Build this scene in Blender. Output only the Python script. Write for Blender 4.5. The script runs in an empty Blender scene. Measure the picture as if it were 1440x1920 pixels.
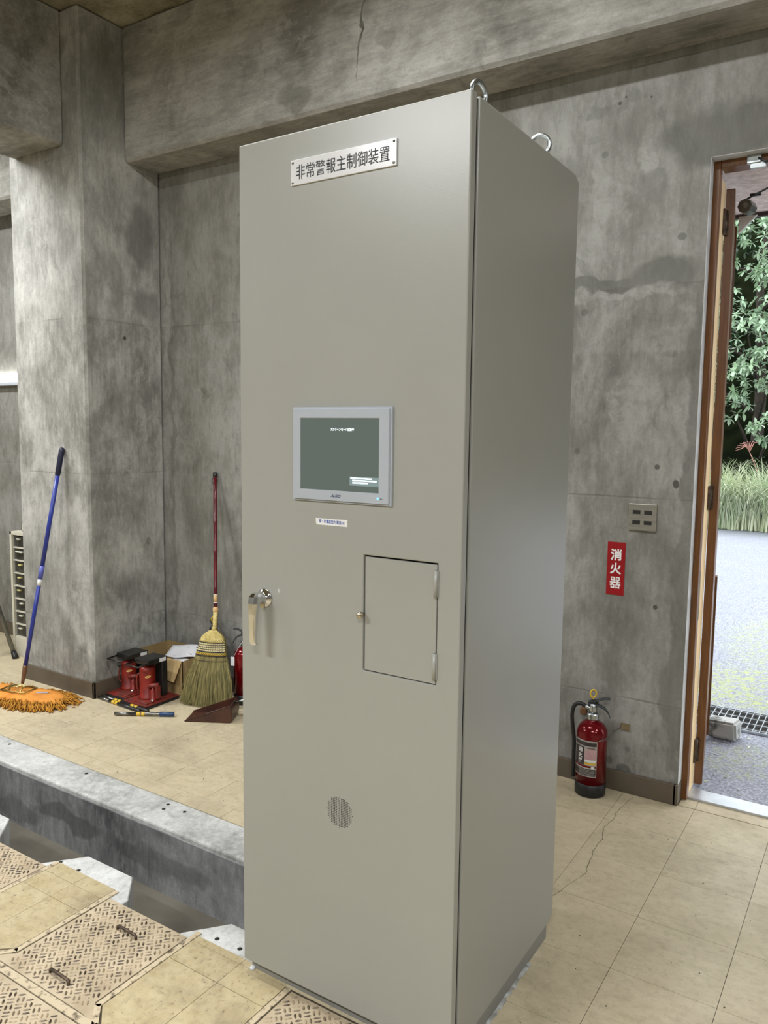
import bpy, bmesh, math, random
from math import sin, cos, pi, radians
from mathutils import Vector, Matrix
random.seed(7)
SC = bpy.context.scene
COL = SC.collection

# ------------------------------------------------------------------ camera
YAW, PITCH, ROLL = -0.572, -0.1041, 0.0124
F = Vector((sin(YAW)*cos(PITCH), cos(YAW)*cos(PITCH), sin(PITCH)))
R0 = Vector((cos(YAW), -sin(YAW), 0)); U0 = R0.cross(F)
RR = R0*cos(ROLL) + U0*sin(ROLL); UU = -R0*sin(ROLL) + U0*cos(ROLL)
cam = bpy.data.cameras.new('camera'); camo = bpy.data.objects.new('camera', cam); COL.objects.link(camo)
camo.matrix_world = Matrix(((RR.x, UU.x, -F.x, 1.5218), (RR.y, UU.y, -F.y, -1.6246), (RR.z, UU.z, -F.z, 1.6138), (0, 0, 0, 1)))
cam.sensor_fit = 'VERTICAL'; cam.sensor_height = 24.0; cam.lens = 24.0*1473.9/1920
cam.clip_start = 0.05; cam.clip_end = 200
SC.camera = camo

# ------------------------------------------------------------------ world, exposure
SC.view_settings.view_transform = 'Standard'; SC.view_settings.look = 'None'
SC.view_settings.gamma = 1.0; SC.view_settings.use_curve_mapping = False
SC.view_settings.exposure = 0.62
W = bpy.data.worlds.new('world'); SC.world = W; W.use_nodes = True
W.node_tree.nodes['Background'].inputs[0].default_value = (0.90, 0.95, 1.0, 1)   # flat overcast sky
W.node_tree.nodes['Background'].inputs[1].default_value = 2.6

# ------------------------------------------------------------------ helpers
def lin(c):
    c = c/255.0
    return c/12.92 if c <= 0.04045 else ((c+0.055)/1.055)**2.4
def rgb(r, g, b): return (lin(r), lin(g), lin(b), 1.0)

class NT:
    def __init__(s, m): s.t = m.node_tree; s.n = s.t.nodes; s.l = s.t.links
    def add(s, typ, **kw):
        n = s.n.new(typ)
        for k, v in kw.items(): setattr(n, k, v)
        return n
    def put(s, sock, v):
        if isinstance(v, bpy.types.NodeSocket): s.l.new(v, sock)
        else: sock.default_value = v
    def math(s, op, a, b=0.0, c=None, clamp=False):
        n = s.add('ShaderNodeMath', operation=op, use_clamp=clamp)
        s.put(n.inputs[0], a); s.put(n.inputs[1], b)
        if c is not None: s.put(n.inputs[2], c)
        return n.outputs[0]
    def mix(s, f, a, b, mode='MIX'):
        n = s.add('ShaderNodeMix', data_type='RGBA', blend_type=mode)
        s.put(n.inputs[0], f); s.put(n.inputs[6], a); s.put(n.inputs[7], b)
        return n.outputs[2]
    def noise(s, vec, scale, detail=4, rough=0.55, dist=0.0):
        n = s.add('ShaderNodeTexNoise')
        s.put(n.inputs['Vector'], vec); n.inputs['Scale'].default_value = scale
        n.inputs['Detail'].default_value = detail; n.inputs['Roughness'].default_value = rough
        n.inputs['Distortion'].default_value = dist
        return n.outputs['Fac']
    def scale(s, vec, sc, loc=(0, 0, 0), rot=(0, 0, 0)):
        n = s.add('ShaderNodeMapping'); s.put(n.inputs[0], vec)
        n.inputs[1].default_value = loc; n.inputs[2].default_value = rot; n.inputs[3].default_value = sc
        return n.outputs[0]
    def ramp(s, f, p0, p1, v0=0.0, v1=1.0):
        n = s.add('ShaderNodeMapRange', clamp=True)
        s.put(n.inputs[0], f); n.inputs[1].default_value = p0; n.inputs[2].default_value = p1
        n.inputs[3].default_value = v0; n.inputs[4].default_value = v1
        return n.outputs[0]
    def bump(s, h, strength=0.3, dist=0.01):
        n = s.add('ShaderNodeBump'); s.put(n.inputs['Height'], h)
        n.inputs['Strength'].default_value = strength; n.inputs['Distance'].default_value = dist
        return n.outputs[0]

def new_mat(name, base=(0.5, 0.5, 0.5, 1), rough=0.5, metal=0.0, spec=0.5):
    m = bpy.data.materials.new(name); m.use_nodes = True
    t = NT(m); b = t.n['Principled BSDF']
    b.inputs['Base Color'].default_value = base; b.inputs['Roughness'].default_value = rough
    b.inputs['Metallic'].default_value = metal; b.inputs['Specular IOR Level'].default_value = spec
    m.diffuse_color = base
    return m, t, b

def mottled(name, c1, c2, scale=6, rough=0.5, metal=0.0, bump=0.0, stretch=(1, 1, 1), spec=0.5, lo=0.35, hi=0.65, bscale=None):
    m, t, b = new_mat(name, c1, rough, metal, spec)
    tc = t.add('ShaderNodeTexCoord').outputs['Object']
    v = t.scale(tc, stretch)
    n = t.noise(v, scale, 5)
    t.put(b.inputs['Base Color'], t.mix(t.ramp(n, lo, hi), c1, c2))
    if bump:
        n2 = t.noise(v, bscale or scale*4, 4)
        t.put(b.inputs['Normal'], t.bump(n2, bump, 0.004))
    return m

def blobs(t, tc, lst, axes, warp=0.12, wscale=5.0):
    """sum of soft irregular stains; lst of (u, v, ru, rv, strength)"""
    sep = t.add('ShaderNodeSeparateXYZ'); t.put(sep.inputs[0], tc)
    wn = t.add('ShaderNodeTexNoise'); t.put(wn.inputs['Vector'], tc); wn.inputs['Scale'].default_value = wscale; wn.inputs['Detail'].default_value = 5
    ws = t.add('ShaderNodeSeparateColor'); t.put(ws.inputs[0], wn.outputs['Color'])
    u = t.math('ADD', sep.outputs[axes[0]], t.math('MULTIPLY', t.math('SUBTRACT', ws.outputs[0], 0.5), warp*2))
    v = t.math('ADD', sep.outputs[axes[1]], t.math('MULTIPLY', t.math('SUBTRACT', ws.outputs[1], 0.5), warp*2))
    tot = None
    for (bu, bv, ru, rv, st) in lst:
        du = t.math('DIVIDE', t.math('SUBTRACT', u, bu), ru); dv = t.math('DIVIDE', t.math('SUBTRACT', v, bv), rv)
        d = t.math('ADD', t.math('MULTIPLY', du, du), t.math('MULTIPLY', dv, dv))
        k = t.math('MULTIPLY', t.ramp(d, 0.6, 1.15, 1.0, 0.0), st)
        tot = k if tot is None else t.math('MAXIMUM', tot, k)
    return tot

def concrete(name, dark, mid, light, stains=None, pale=None, axes=(0, 2), joints=True, streak=(22, 22, 1.6), horiz=False, seed=0.0, bias=0.0, spots=None):
    m, t, b = new_mat(name, mid, 0.78, 0, 0.35)
    tc = t.add('ShaderNodeTexCoord').outputs['Object']
    tc0 = tc
    if seed: tc = t.scale(tc, (1, 1, 1), (seed, seed*0.7, seed*1.3))
    big = t.noise(t.scale(tc, (1.0, 1.0, 0.8)), 1.7, 8, 0.62, 0.6)
    med = t.noise(t.scale(tc, (1, 1, 0.55) if not horiz else (0.45, 1, 1.3), rot=(0, 0, 0) if not horiz else (0, radians(-6), 0)), 6.5, 7, 0.68, 0.4)
    strk = t.noise(t.scale(tc, streak if not horiz else (1.6, 22, 22)), 2.2, 3, 0.6)
    fine = t.noise(tc, 95, 3, 0.6)
    a = t.math('ADD', t.math('MULTIPLY', big, 0.52), t.math('MULTIPLY', med, 0.38))
    a = t.math('ADD', a, t.math('MULTIPLY', strk, 0.10))
    a = t.ramp(a, 0.38+bias, 0.62+bias)
    col = t.mix(t.ramp(a, 0, 0.5), dark, mid)
    col = t.mix(t.ramp(a, 0.5, 1.0), col, light)
    # hard-edged dark patches of old damp / laitance
    pt = t.noise(t.scale(tc, (1, 1, 0.8), (3.1, 1.7, 0.4)), 3.3, 9, 0.66, 0.8)
    col = t.mix(t.ramp(pt, 0.60, 0.64, 0, 0.42), col, dark)
    pt2 = t.noise(t.scale(tc, (1, 1, 0.9), (7.3, 2.7, 5.4)), 2.4, 9, 0.7, 0.5)
    col = t.mix(t.ramp(pt2, 0.58, 0.63, 0, 0.4), col, light)
    col = t.mix(t.ramp(fine, 0.3, 0.7, 0.0, 0.22), col, dark)
    fl_ = t.noise(t.scale(tc, (1.5, 1.5, 0.55) if not horiz else (0.5, 1.5, 1.5)), 26, 5, 0.72, 0.3)
    col = t.mix(t.ramp(fl_, 0.50, 0.66, 0, 0.32), col, dark)
    col = t.mix(t.ramp(fl_, 0.46, 0.32, 0, 0.32), col, light)
    if pale:
        vein = t.ramp(t.noise(tc, 17, 9, 0.75, 1.2), 0.44, 0.56, 0.35, 1.0)
        col = t.mix(t.math('MULTIPLY', blobs(t, tc0, pale, axes, 0.09, 7), vein), col, light)
    if stains: col = t.mix(t.math('MULTIPLY', blobs(t, tc0, stains, axes, 0.08, 6), t.ramp(med, 0.3, 0.62, 0.45, 1.0)), col, (dark[0]*0.62, dark[1]*0.62, dark[2]*0.58, 1))
    if spots: col = t.mix(blobs(t, tc0, spots, axes, 0.004, 12), col, (dark[0]*0.5, dark[1]*0.5, dark[2]*0.48, 1))
    h = t.math('ADD', t.math('MULTIPLY', med, 0.6), t.math('MULTIPLY', fine, 0.25))
    if joints:
        sep = t.add('ShaderNodeSeparateXYZ'); t.put(sep.inputs[0], tc0)
        z = t.math('ADD', sep.outputs[2], t.math('MULTIPLY', t.math('SUBTRACT', t.noise(tc, 3, 2), 0.5), 0.012))
        fz = t.math('PINGPONG', t.math('SUBTRACT', z, 0.432), 0.45)          # form-board joints every 0.9 m
        ln = t.ramp(fz, 0.002, 0.006, 1, 0)
        brk = t.ramp(t.noise(tc, 3.4, 3), 0.46, 0.6)
        ln = t.math('MULTIPLY', ln, brk)
        col = t.mix(t.math('MULTIPLY', ln, 0.4), col, dark)
        h = t.math('SUBTRACT', h, t.math('MULTIPLY', ln, 0.6))
        # slight step in tone between boards
        brd = t.math('FLOOR', t.math('DIVIDE', t.math('SUBTRACT', z, 0.432), 0.9))
        wn = t.add('ShaderNodeTexWhiteNoise', noise_dimensions='1D'); t.put(wn.inputs['W'], brd)
        col = t.mix(t.math('MULTIPLY', wn.outputs['Value'], 0.16), col, light)
    t.put(b.inputs['Base Color'], col)
    t.put(b.inputs['Roughness'], t.ramp(a, 0, 1, 0.85, 0.62))
    t.put(b.inputs['Normal'], t.bump(h, 0.35, 0.006))
    return m

def tile_mat(name, c1, c2, dirt, speck=0.55, wear=0.5):
    m, t, b = new_mat(name, c1, 0.42, 0, 0.4)
    tc = t.add('ShaderNodeTexCoord').outputs['Object']
    geo = t.add('ShaderNodeNewGeometry')
    tc = geo.outputs['Position']
    oi = t.add('ShaderNodeObjectInfo')
    n1 = t.noise(t.scale(tc, (3.0, 4.6, 1), rot=(0, 0, 0.12)), 4.2, 8, 0.72)
    mid_ = t.noise(tc, 34, 4, 0.7)
    n2 = t.noise(tc, 1.6, 5, 0.6, 0.5)
    n3 = t.noise(t.scale(tc, (14, 60, 1), rot=(0, 0, 0.2)), 2.5, 4, 0.7)
    sp = t.noise(tc, 70, 3, 0.75)
    col = t.mix(t.ramp(n1, 0.35, 0.65), c1, c2)
    col = t.mix(t.ramp(mid_, 0.48, 0.68, 0, 0.32), col, dirt)
    col = t.mix(t.math('MULTIPLY', oi.outputs['Random'], 0.28), col, (c1[0]*1.18, c1[1]*1.17, c1[2]*1.12, 1))
    col = t.mix(t.ramp(n2, 0.5, 0.72, 0, wear), col, dirt)
    col = t.mix(t.ramp(n3, 0.62, 0.75, 0, 0.3), col, dirt)
    col = t.mix(t.ramp(sp, 0.66 if speck < .5 else 0.615, 0.72 if speck < .5 else 0.68, 0, speck), col, (dirt[0]*0.35, dirt[1]*0.33, dirt[2]*0.3, 1))
    t.put(b.inputs['Base Color'], col)
    t.put(b.inputs['Roughness'], t.ramp(n2, 0.35, 0.7, 0.34, 0.6))
    t.put(b.inputs['Normal'], t.bump(t.noise(tc, 9, 4), 0.1, 0.004))
    return m

class B:
    """collects primitives in one bmesh"""
    def __init__(s): s.bm = bmesh.new()
    def add(s, verts, faces, M=None, smooth=False):
        vs = [s.bm.verts.new((M @ Vector(v)) if M else v) for v in verts]
        for f in faces:
            try:
                fc = s.bm.faces.new([vs[i] for i in f]); fc.smooth = smooth
            except ValueError: pass
        return s
    def box(s, x0, x1, y0, y1, z0, z1, M=None):
        v = [(x0, y0, z0), (x1, y0, z0), (x1, y1, z0), (x0, y1, z0), (x0, y0, z1), (x1, y0, z1), (x1, y1, z1), (x0, y1, z1)]
        f = [(0, 3, 2, 1), (4, 5, 6, 7), (0, 1, 5, 4), (1, 2, 6, 5), (2, 3, 7, 6), (3, 0, 4, 7)]
        return s.add(v, f, M)
    def prism(s, pts, z0, z1, M=None):
        n = len(pts)
        v = [(p[0], p[1], z0) for p in pts] + [(p[0], p[1], z1) for p in pts]
        f = [tuple(range(n-1, -1, -1)), tuple(range(n, 2*n))] + [(i, (i+1) % n, n+(i+1) % n, n+i) for i in range(n)]
        return s.add(v, f, M)
    def lathe(s, prof, seg=32, M=None, smooth=True, cap=True):
        v = []; f = []
        for (r, z) in prof:
            for k in range(seg):
                a = 2*pi*k/seg; v.append((r*cos(a), r*sin(a), z))
        for i in range(len(prof)-1):
            for k in range(seg):
                k2 = (k+1) % seg
                f.append((i*seg+k, i*seg+k2, (i+1)*seg+k2, (i+1)*seg+k))
        if cap:
            f.append(tuple(range(seg-1, -1, -1))); f.append(tuple((len(prof)-1)*seg+k for k in range(seg)))
        return s.add(v, f, M, smooth)
    def tube(s, pts, r, seg=10, smooth=True, closed=False, cap=True):
        pts = [Vector(p) for p in pts]; n = len(pts)
        rs = r if isinstance(r, (list, tuple)) else [r]*n
        ring = []; up = None
        for i, p in enumerate(pts):
            if closed: d = pts[(i+1) % n]-pts[i-1]
            elif i == 0: d = pts[1]-pts[0]
            elif i == n-1: d = pts[-1]-pts[-2]
            else: d = pts[i+1]-pts[i-1]
            d.normalize()
            if up is None: up = Vector((0, 0, 1)) if abs(d.z) < 0.9 else Vector((0, 1, 0))
            a = d.cross(up)
            if a.length < 1e-5: a = d.cross(Vector((1, 0, 0)))
            a.normalize(); b_ = a.cross(d).normalized(); up = b_
            ring.append([p + (a*cos(2*pi*k/seg) + b_*sin(2*pi*k/seg))*rs[i] for k in range(seg)])
        v = [q for rg in ring for q in rg]; f = []
        m = n if closed else n-1
        for i in range(m):
            j = (i+1) % n
            for k in range(seg):
                k2 = (k+1) % seg; f.append((i*seg+k, i*seg+k2, j*seg+k2, j*seg+k))
        if cap and not closed:
            f.append(tuple(range(seg-1, -1, -1))); f.append(tuple((n-1)*seg+k for k in range(seg)))
        return s.add(v, f, None, smooth)
    def patch(s, c, r, a0, a1, z0, z1, seg=24):
        v = []; f = []
        for k in range(seg+1):
            a = a0+(a1-a0)*k/seg
            v += [(c[0]+r*cos(a), c[1]+r*sin(a), z0), (c[0]+r*cos(a), c[1]+r*sin(a), z1)]
        for k in range(seg): f.append((2*k, 2*k+2, 2*k+3, 2*k+1))
        return s.add(v, f, None, True)
    def done(s, name, mat, parent=None, bevel=0.0, seg=2, kind=None, recalc=True, weld=False):
        if weld: bmesh.ops.remove_doubles(s.bm, verts=s.bm.verts, dist=1e-5)
        if recalc: bmesh.ops.recalc_face_normals(s.bm, faces=s.bm.faces)
        me = bpy.data.meshes.new(name); s.bm.to_mesh(me); s.bm.free()
        if mat: me.materials.append(mat)
        o = bpy.data.objects.new(name, me); COL.objects.link(o)
        if parent: par(o, parent)
        if bevel:
            md = o.modifiers.new('bevel', 'BEVEL'); md.width = bevel; md.segments = seg; md.limit_method = 'ANGLE'; md.angle_limit = radians(40)
        if kind: o['kind'] = kind
        return o

def par(o, p):
    o.parent = p
    o.matrix_parent_inverse = Matrix.Identity(4)
    # all geometry is written in world coordinates; shift so a moved Empty parent keeps it in place
    w = Vector((0, 0, 0)); q = p
    while q: w += q.location; q = q.parent
    o.location = -w

def thing(name, label, cat, loc=(0, 0, 0), group=None):
    o = bpy.data.objects.new(name, None); COL.objects.link(o); o.location = loc; o.empty_display_size = 0.05
    o['label'] = label; o['category'] = cat
    if group: o['group'] = group
    return o
def tag(o, label, cat, group=None, kind=None):
    o['label'] = label; o['category'] = cat
    if group: o['group'] = group
    if kind: o['kind'] = kind
    return o
def struct(o, label, cat=None):
    o['kind'] = 'structure'; o['label'] = label
    if cat: o['category'] = cat
    return o
def lab(o, s): o['label'] = s; return o

def text(name, body, width, height, fn, mat, parent, weight=0.0, thick=0.0):
    """lettering mesh; width x height box centred on 0,0 then placed by fn(x, y, h) -> world point"""
    c = bpy.data.curves.new('lettering', 'FONT'); c.body = body; c.offset = weight; c.resolution_u = 3
    o = bpy.data.objects.new('lettering', c); COL.objects.link(o)
    dg = bpy.context.evaluated_depsgraph_get()
    me = bpy.data.meshes.new_from_object(o.evaluated_get(dg))
    bpy.data.objects.remove(o); bpy.data.curves.remove(c)
    xs = [v.co.x for v in me.vertices]; ys = [v.co.y for v in me.vertices]
    x0, x1, y0, y1 = min(xs), max(xs), min(ys), max(ys)
    for v in me.vertices:
        v.co = Vector(fn((v.co.x-(x0+x1)/2)/(x1-x0)*width, (v.co.y-(y0+y1)/2)/(y1-y0)*height))
    me.name = name; me.materials.append(mat)
    ob = bpy.data.objects.new(name, me); COL.objects.link(ob); par(ob, parent)
    return ob

# ------------------------------------------------------------------ materials
CD, CM, CL = rgb(98, 96, 88), rgb(138, 135, 126), rgb(176, 174, 166)
M = {}
M['wall'] = concrete('concrete wall', rgb(86, 85, 78), rgb(120, 118, 111), rgb(152, 151, 145),
    stains=[(0.90, 2.80, 0.30, 0.12, 0.8), (0.40, 2.255, 0.28, 0.03, 0.8), (0.66, 2.27, 0.15, 0.06, 0.8), (0.815, 1.1, 0.035, 1.3, 0.5),
            (0.78, 0.62, 0.035, 0.3, 0.5), (0.62, 2.62, 0.06, 0.07, 0.4), (0.2, 2.72, 0.08, 0.1, 0.4), (-2.3, 1.3, 0.02, 1.6, 0.4)],
    pale=[(0.38, 2.62, 0.05, 0.2, 0.7), (0.585, 2.78, 0.04, 0.10, 0.85), (0.5, 2.2, 0.25, 0.025, 0.5), (0.56, 1.75, 0.12, 0.12, 0.6), (-2.33, 2.4, 0.035, 0.5, 0.9), (-2.2, 1.55, 0.3, 0.15, 0.5)],
    spots=[(0.455, 3.0, 0.008, 0.008, 1), (0.48, 3.02, 0.005, 0.006, 1), (0.585, 3.0, 0.005, 0.005, 1), (0.40, 2.80, 0.016, 0.016, 0.5), (0.335, 2.14, 0.018, 0.018, 0.45),
           (0.325, 1.53, 0.014, 0.014, 0.5), (0.76, 1.40, 0.014, 0.02, 0.9), (0.735, 2.42, 0.02, 0.016, 0.7), (0.70, 0.86, 0.01, 0.012, 1), (0.595, 0.10, 0.035, 0.03, 0.6), (0.53, 0.13, 0.016, 0.02, 0.5),
           (0.61, 0.2, 0.014, 0.012, 0.4), (0.68, 1.47, 0.012, 0.012, 0.8)], bias=-0.03)
M['beam'] = concrete('concrete beam', rgb(104, 102, 95), rgb(150, 148, 141), rgb(184, 182, 175), joints=False, horiz=True, seed=4.2,
    stains=[(-0.70, 3.60, 0.007, 0.36, 0.95), (-1.1, 3.25, 0.12, 0.05, 0.5), (-1.4, 3.45, 0.08, 0.05, 0.4), (-0.55, 3.4, 0.07, 0.05, 0.4), (0.1, 3.55, 0.1, 0.08, 0.4)])
M['pillar'] = concrete('concrete pillar', rgb(90, 89, 82), rgb(140, 139, 132), rgb(190, 188, 182), joints=True, seed=1.9,
    stains=[(1.68, 2.75, 0.10, 0.22, 0.7), (1.72, 2.35, 0.13, 0.09, 0.7), (1.50, 2.45, 0.05, 0.2, 0.4), (1.6, 3.5, 0.4, 0.3, 0.35)], spots=[(1.55, 2.14, 0.012, 0.012, 1), (1.70, 0.9, 0.02, 0.025, 0.5)], axes=(1, 2), bias=-0.02)
M['ceil'] = concrete('ceiling concrete', rgb(92, 86, 68), rgb(144, 137, 114), rgb(180, 173, 150), joints=False, seed=6.0)
M['curb'] = concrete('curb concrete', rgb(132, 132, 128), rgb(190, 190, 186), rgb(220, 220, 216), joints=False, seed=2.0)
M['trench'] = concrete('trench concrete', rgb(70, 71, 71), rgb(124, 125, 124), rgb(158, 159, 158), joints=False, seed=3.3, bias=0.02,
    stains=[(-1.5, -0.14, 0.25, 0.05, 0.6), (-0.9, -0.15, 0.3, 0.05, 0.5), (-1.9, -0.2, 0.2, 0.06, 0.5)])
M['trenchbed'] = mottled('trench bed', rgb(78, 72, 62), rgb(104, 98, 86), 3, 0.8, bump=0.2)
M['tile'] = tile_mat('vinyl tile', rgb(202, 189, 160), rgb(185, 171, 141), rgb(124, 112, 90), 0.35, 0.5)
M['tile_worn'] = tile_mat('worn vinyl tile', rgb(192, 178, 144), rgb(172, 154, 116), rgb(104, 92, 72), 0.7, 0.8)
M['grout'] = mottled('dark mastic', rgb(58, 50, 38), rgb(84, 74, 56), 12, 0.9)
M['strip'] = mottled('painted steel edging', rgb(196, 180, 150), rgb(96, 82, 66), 45, 0.5, lo=0.52, hi=0.66)
M['checker'] = mottled('painted checker plate', rgb(196, 180, 152), rgb(166, 149, 122), 9, 0.45, lo=0.35, hi=0.7)
M['loz'] = mottled('worn and shadowed lozenge paint', rgb(176, 158, 130), rgb(66, 54, 42), 22, 0.42, lo=0.40, hi=0.60)  # brown mix paints both worn edges and the shadows round the lozenges
M['iron'] = mottled('worn iron bar', rgb(104, 88, 74), rgb(58, 48, 40), 60, 0.4, 0.6)
M['base'] = mottled('vinyl baseboard', rgb(98, 88, 74), rgb(86, 77, 64), 5, 0.5)
M['paint'] = mottled('beige-grey powder coat', rgb(158, 158, 151), rgb(155, 155, 148), 2, 0.30, spec=0.5, bump=0.03, bscale=260)
M['gap'] = mottled('dark gasket', rgb(34, 32, 28), rgb(44, 42, 38), 10, 0.9)
M['plinth'] = mottled('grey steel plinth', rgb(132, 132, 126), rgb(124, 124, 118), 6, 0.4)
M['mortar'] = mottled('pale mortar', rgb(196, 196, 192), rgb(140, 138, 132), 30, 0.8, bump=0.4)
M['zinc'] = mottled('galvanised steel', rgb(196, 202, 202), rgb(160, 166, 166), 14, 0.28, 1.0)
M['chrome'] = mottled('chrome', rgb(220, 220, 220), rgb(200, 200, 200), 5, 0.07, 1.0)
M['nickel'] = mottled('nickel knob', rgb(200, 190, 165), rgb(180, 170, 150), 20, 0.25, 1.0)
M['acryl'] = mottled('white acrylic', rgb(224, 224, 226), rgb(216, 216, 219), 3, 0.18)
M['ink'] = mottled('black lettering', rgb(18, 18, 18), rgb(24, 24, 24), 3, 0.5)
M['bezel'] = mottled('silver grey plastic', rgb(172, 178, 186), rgb(168, 174, 181), 8, 0.38)
M['white'] = mottled('white print', rgb(232, 232, 230), rgb(224, 224, 222), 4, 0.5)
M['blueink'] = mottled('blue marker', rgb(36, 66, 150), rgb(60, 92, 176), 60, 0.5)
M['navy'] = mottled('navy logo', rgb(26, 46, 92), rgb(30, 52, 100), 10, 0.4)
M['red'] = mottled('sign red', rgb(148, 18, 26), rgb(140, 16, 24), 5, 0.35)
M['brown'] = mottled('brown painted wood', rgb(118, 76, 34), rgb(98, 60, 26), 14, 0.35, stretch=(6, 6, 0.5))
M['brown2'] = mottled('brown door edge', rgb(116, 76, 38), rgb(96, 60, 30), 14, 0.4, stretch=(6, 6, 0.5))
M['cream'] = mottled('jamb wood with painted daylight', rgb(240, 214, 168), rgb(226, 196, 146), 10, 0.5, stretch=(6, 6, 0.4))  # cream tone paints strong daylight onto the brown jamb
M['alu'] = mottled('aluminium sill', rgb(206, 208, 212), rgb(186, 190, 196), 9, 0.3, 0.7)
M['steelplate'] = mottled('brushed wall plate', rgb(172, 168, 156), rgb(156, 152, 140), 10, 0.32, 0.6, stretch=(1, 1, 12))
M['black'] = mottled('black rubber', rgb(20, 20, 21), rgb(28, 28, 29), 12, 0.45)
M['blackpaint'] = mottled('black painted iron', rgb(24, 24, 24), rgb(40, 38, 36), 12, 0.35)
M['extred'] = mottled('metallic red cylinder', rgb(116, 8, 18), rgb(98, 5, 14), 60, 0.16, 0.35)
M['greylever'] = mottled('dark grey lever', rgb(72, 76, 80), rgb(56, 60, 64), 12, 0.32, 0.4)
M['yellow'] = mottled('yellow plastic', rgb(224, 186, 60), rgb(206, 166, 44), 12, 0.35)
M['labelgrey'] = mottled('silver label', rgb(176, 172, 168), rgb(150, 146, 142), 30, 0.4)
M['labelpink'] = mottled('pinkish label panel', rgb(196, 160, 160), rgb(180, 140, 142), 24, 0.4)
M['labeldark'] = mottled('dark label panel', rgb(44, 38, 38), rgb(64, 56, 56), 30, 0.4)
M['jackred'] = mottled('red jack paint', rgb(128, 28, 16), rgb(84, 18, 12), 22, 0.38, lo=0.45, hi=0.7)
M['jackrust'] = mottled('rubbed red base paint', rgb(128, 38, 30), rgb(92, 50, 42), 26, 0.45)
M['emblem'] = mottled('cream emblem', rgb(226, 196, 120), rgb(210, 176, 100), 8, 0.4)
M['steel'] = mottled('bare steel tube', rgb(150, 148, 142), rgb(96, 94, 88), 30, 0.3, 0.9)
M['bluegrip'] = mottled('dark blue grip', rgb(28, 58, 98), rgb(22, 46, 80), 12, 0.4)
M['kraft'] = mottled('kraft cardboard', rgb(176, 150, 104), rgb(162, 136, 92), 6, 0.75, stretch=(8, 8, 1))
M['kraftin'] = mottled('kraft cardboard inside', rgb(150, 128, 84), rgb(138, 116, 76), 6, 0.8)
M['paper'] = mottled('white paper', rgb(232, 232, 234), rgb(214, 214, 220), 6, 0.6)
M['maroon'] = mottled('maroon lacquered bamboo', rgb(104, 20, 30), rgb(84, 14, 24), 10, 0.28)
M['straw'] = mottled('broom straw', rgb(142, 130, 78), rgb(96, 90, 48), 60, 0.6, stretch=(1, 1, 0.1))
M['strawpale'] = mottled('pale straw braid', rgb(214, 196, 128), rgb(184, 164, 92), 30, 0.55)
M['strawband'] = mottled('cream straw band', rgb(216, 206, 162), rgb(196, 182, 132), 40, 0.55)
M['thread'] = mottled('dark thread', rgb(36, 22, 30), rgb(48, 30, 38), 12, 0.7)
M['yellowthread'] = mottled('yellow thread', rgb(206, 176, 70), rgb(186, 156, 54), 12, 0.7)
M['wood'] = mottled('pale wood collar', rgb(212, 176, 122), rgb(190, 150, 98), 14, 0.5)
M['panbrown'] = mottled('brown enamelled steel', rgb(78, 44, 32), rgb(58, 32, 24), 10, 0.35)
M['mopblue'] = mottled('blue mop pole', rgb(44, 60, 148), rgb(36, 50, 134), 8, 0.35)
M['mopblue2'] = mottled('lilac blue joint sleeve', rgb(92, 98, 176), rgb(80, 88, 166), 8, 0.45)
M['mopnavy'] = mottled('navy grip', rgb(18, 24, 52), rgb(14, 18, 44), 8, 0.45)
M['orange'] = mottled('orange mop cloth', rgb(220, 146, 58), rgb(196, 122, 42), 12, 0.8, bump=0.4)
M['yarn'] = mottled('ochre mop yarn', rgb(200, 140, 40), rgb(140, 92, 22), 50, 0.85, lo=0.4, hi=0.62)
M['brass'] = mottled('brassy clamp wire', rgb(206, 186, 120), rgb(150, 130, 80), 18, 0.3, 0.9)
M['bronze'] = mottled('brown socket', rgb(128, 92, 66), rgb(100, 70, 50), 14, 0.4, 0.4)
M['cabbeige'] = mottled('beige enamelled steel', rgb(206, 202, 184), rgb(196, 192, 174), 5, 0.45)
M['smoke'] = mottled('smoky drawer front', rgb(44, 42, 36), rgb(72, 70, 62), 12, 0.25)
M['tabw'] = mottled('white tab', rgb(232, 230, 214), rgb(216, 212, 190), 12, 0.5)
M['taby'] = mottled('yellowed tab', rgb(216, 206, 140), rgb(206, 192, 120), 12, 0.5)
M['ladder'] = mottled('dull aluminium tube', rgb(120, 120, 112), rgb(98, 98, 92), 10, 0.35, 0.7)
M['asphalt'] = None
M['leaf'] = None
m, t, b = new_mat('asphalt', rgb(140, 142, 156), 0.75, 0, 0.3)
g = t.add('ShaderNodeNewGeometry').outputs['Position']
gr = t.noise(g, 80, 4, 0.8); gr2 = t.noise(g, 2.2, 5, 0.6)
c_ = t.mix(t.ramp(gr, 0.38, 0.62), rgb(92, 94, 102), rgb(182, 185, 196))
c_ = t.mix(t.ramp(gr2, 0.3, 0.7, 0, 0.5), c_, rgb(136, 139, 148))
mo = blobs(t, g, [(1.0, 3.8, 0.9, 0.5, 0.8), (0.9, 5.2, 0.5, 1.0, 0.5), (1.0, 2.55, 0.16, 0.25, 0.35)], (0, 1), 0.25, 3)
mon = t.math('MULTIPLY', mo, t.ramp(t.noise(g, 26, 5, 0.75), 0.45, 0.6))
c_ = t.mix(mon, c_, rgb(168, 176, 96))
t.put(b.inputs['Base Color'], c_); t.put(b.inputs['Normal'], t.bump(gr, 0.5, 0.01))
M['asphalt'] = m
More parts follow.
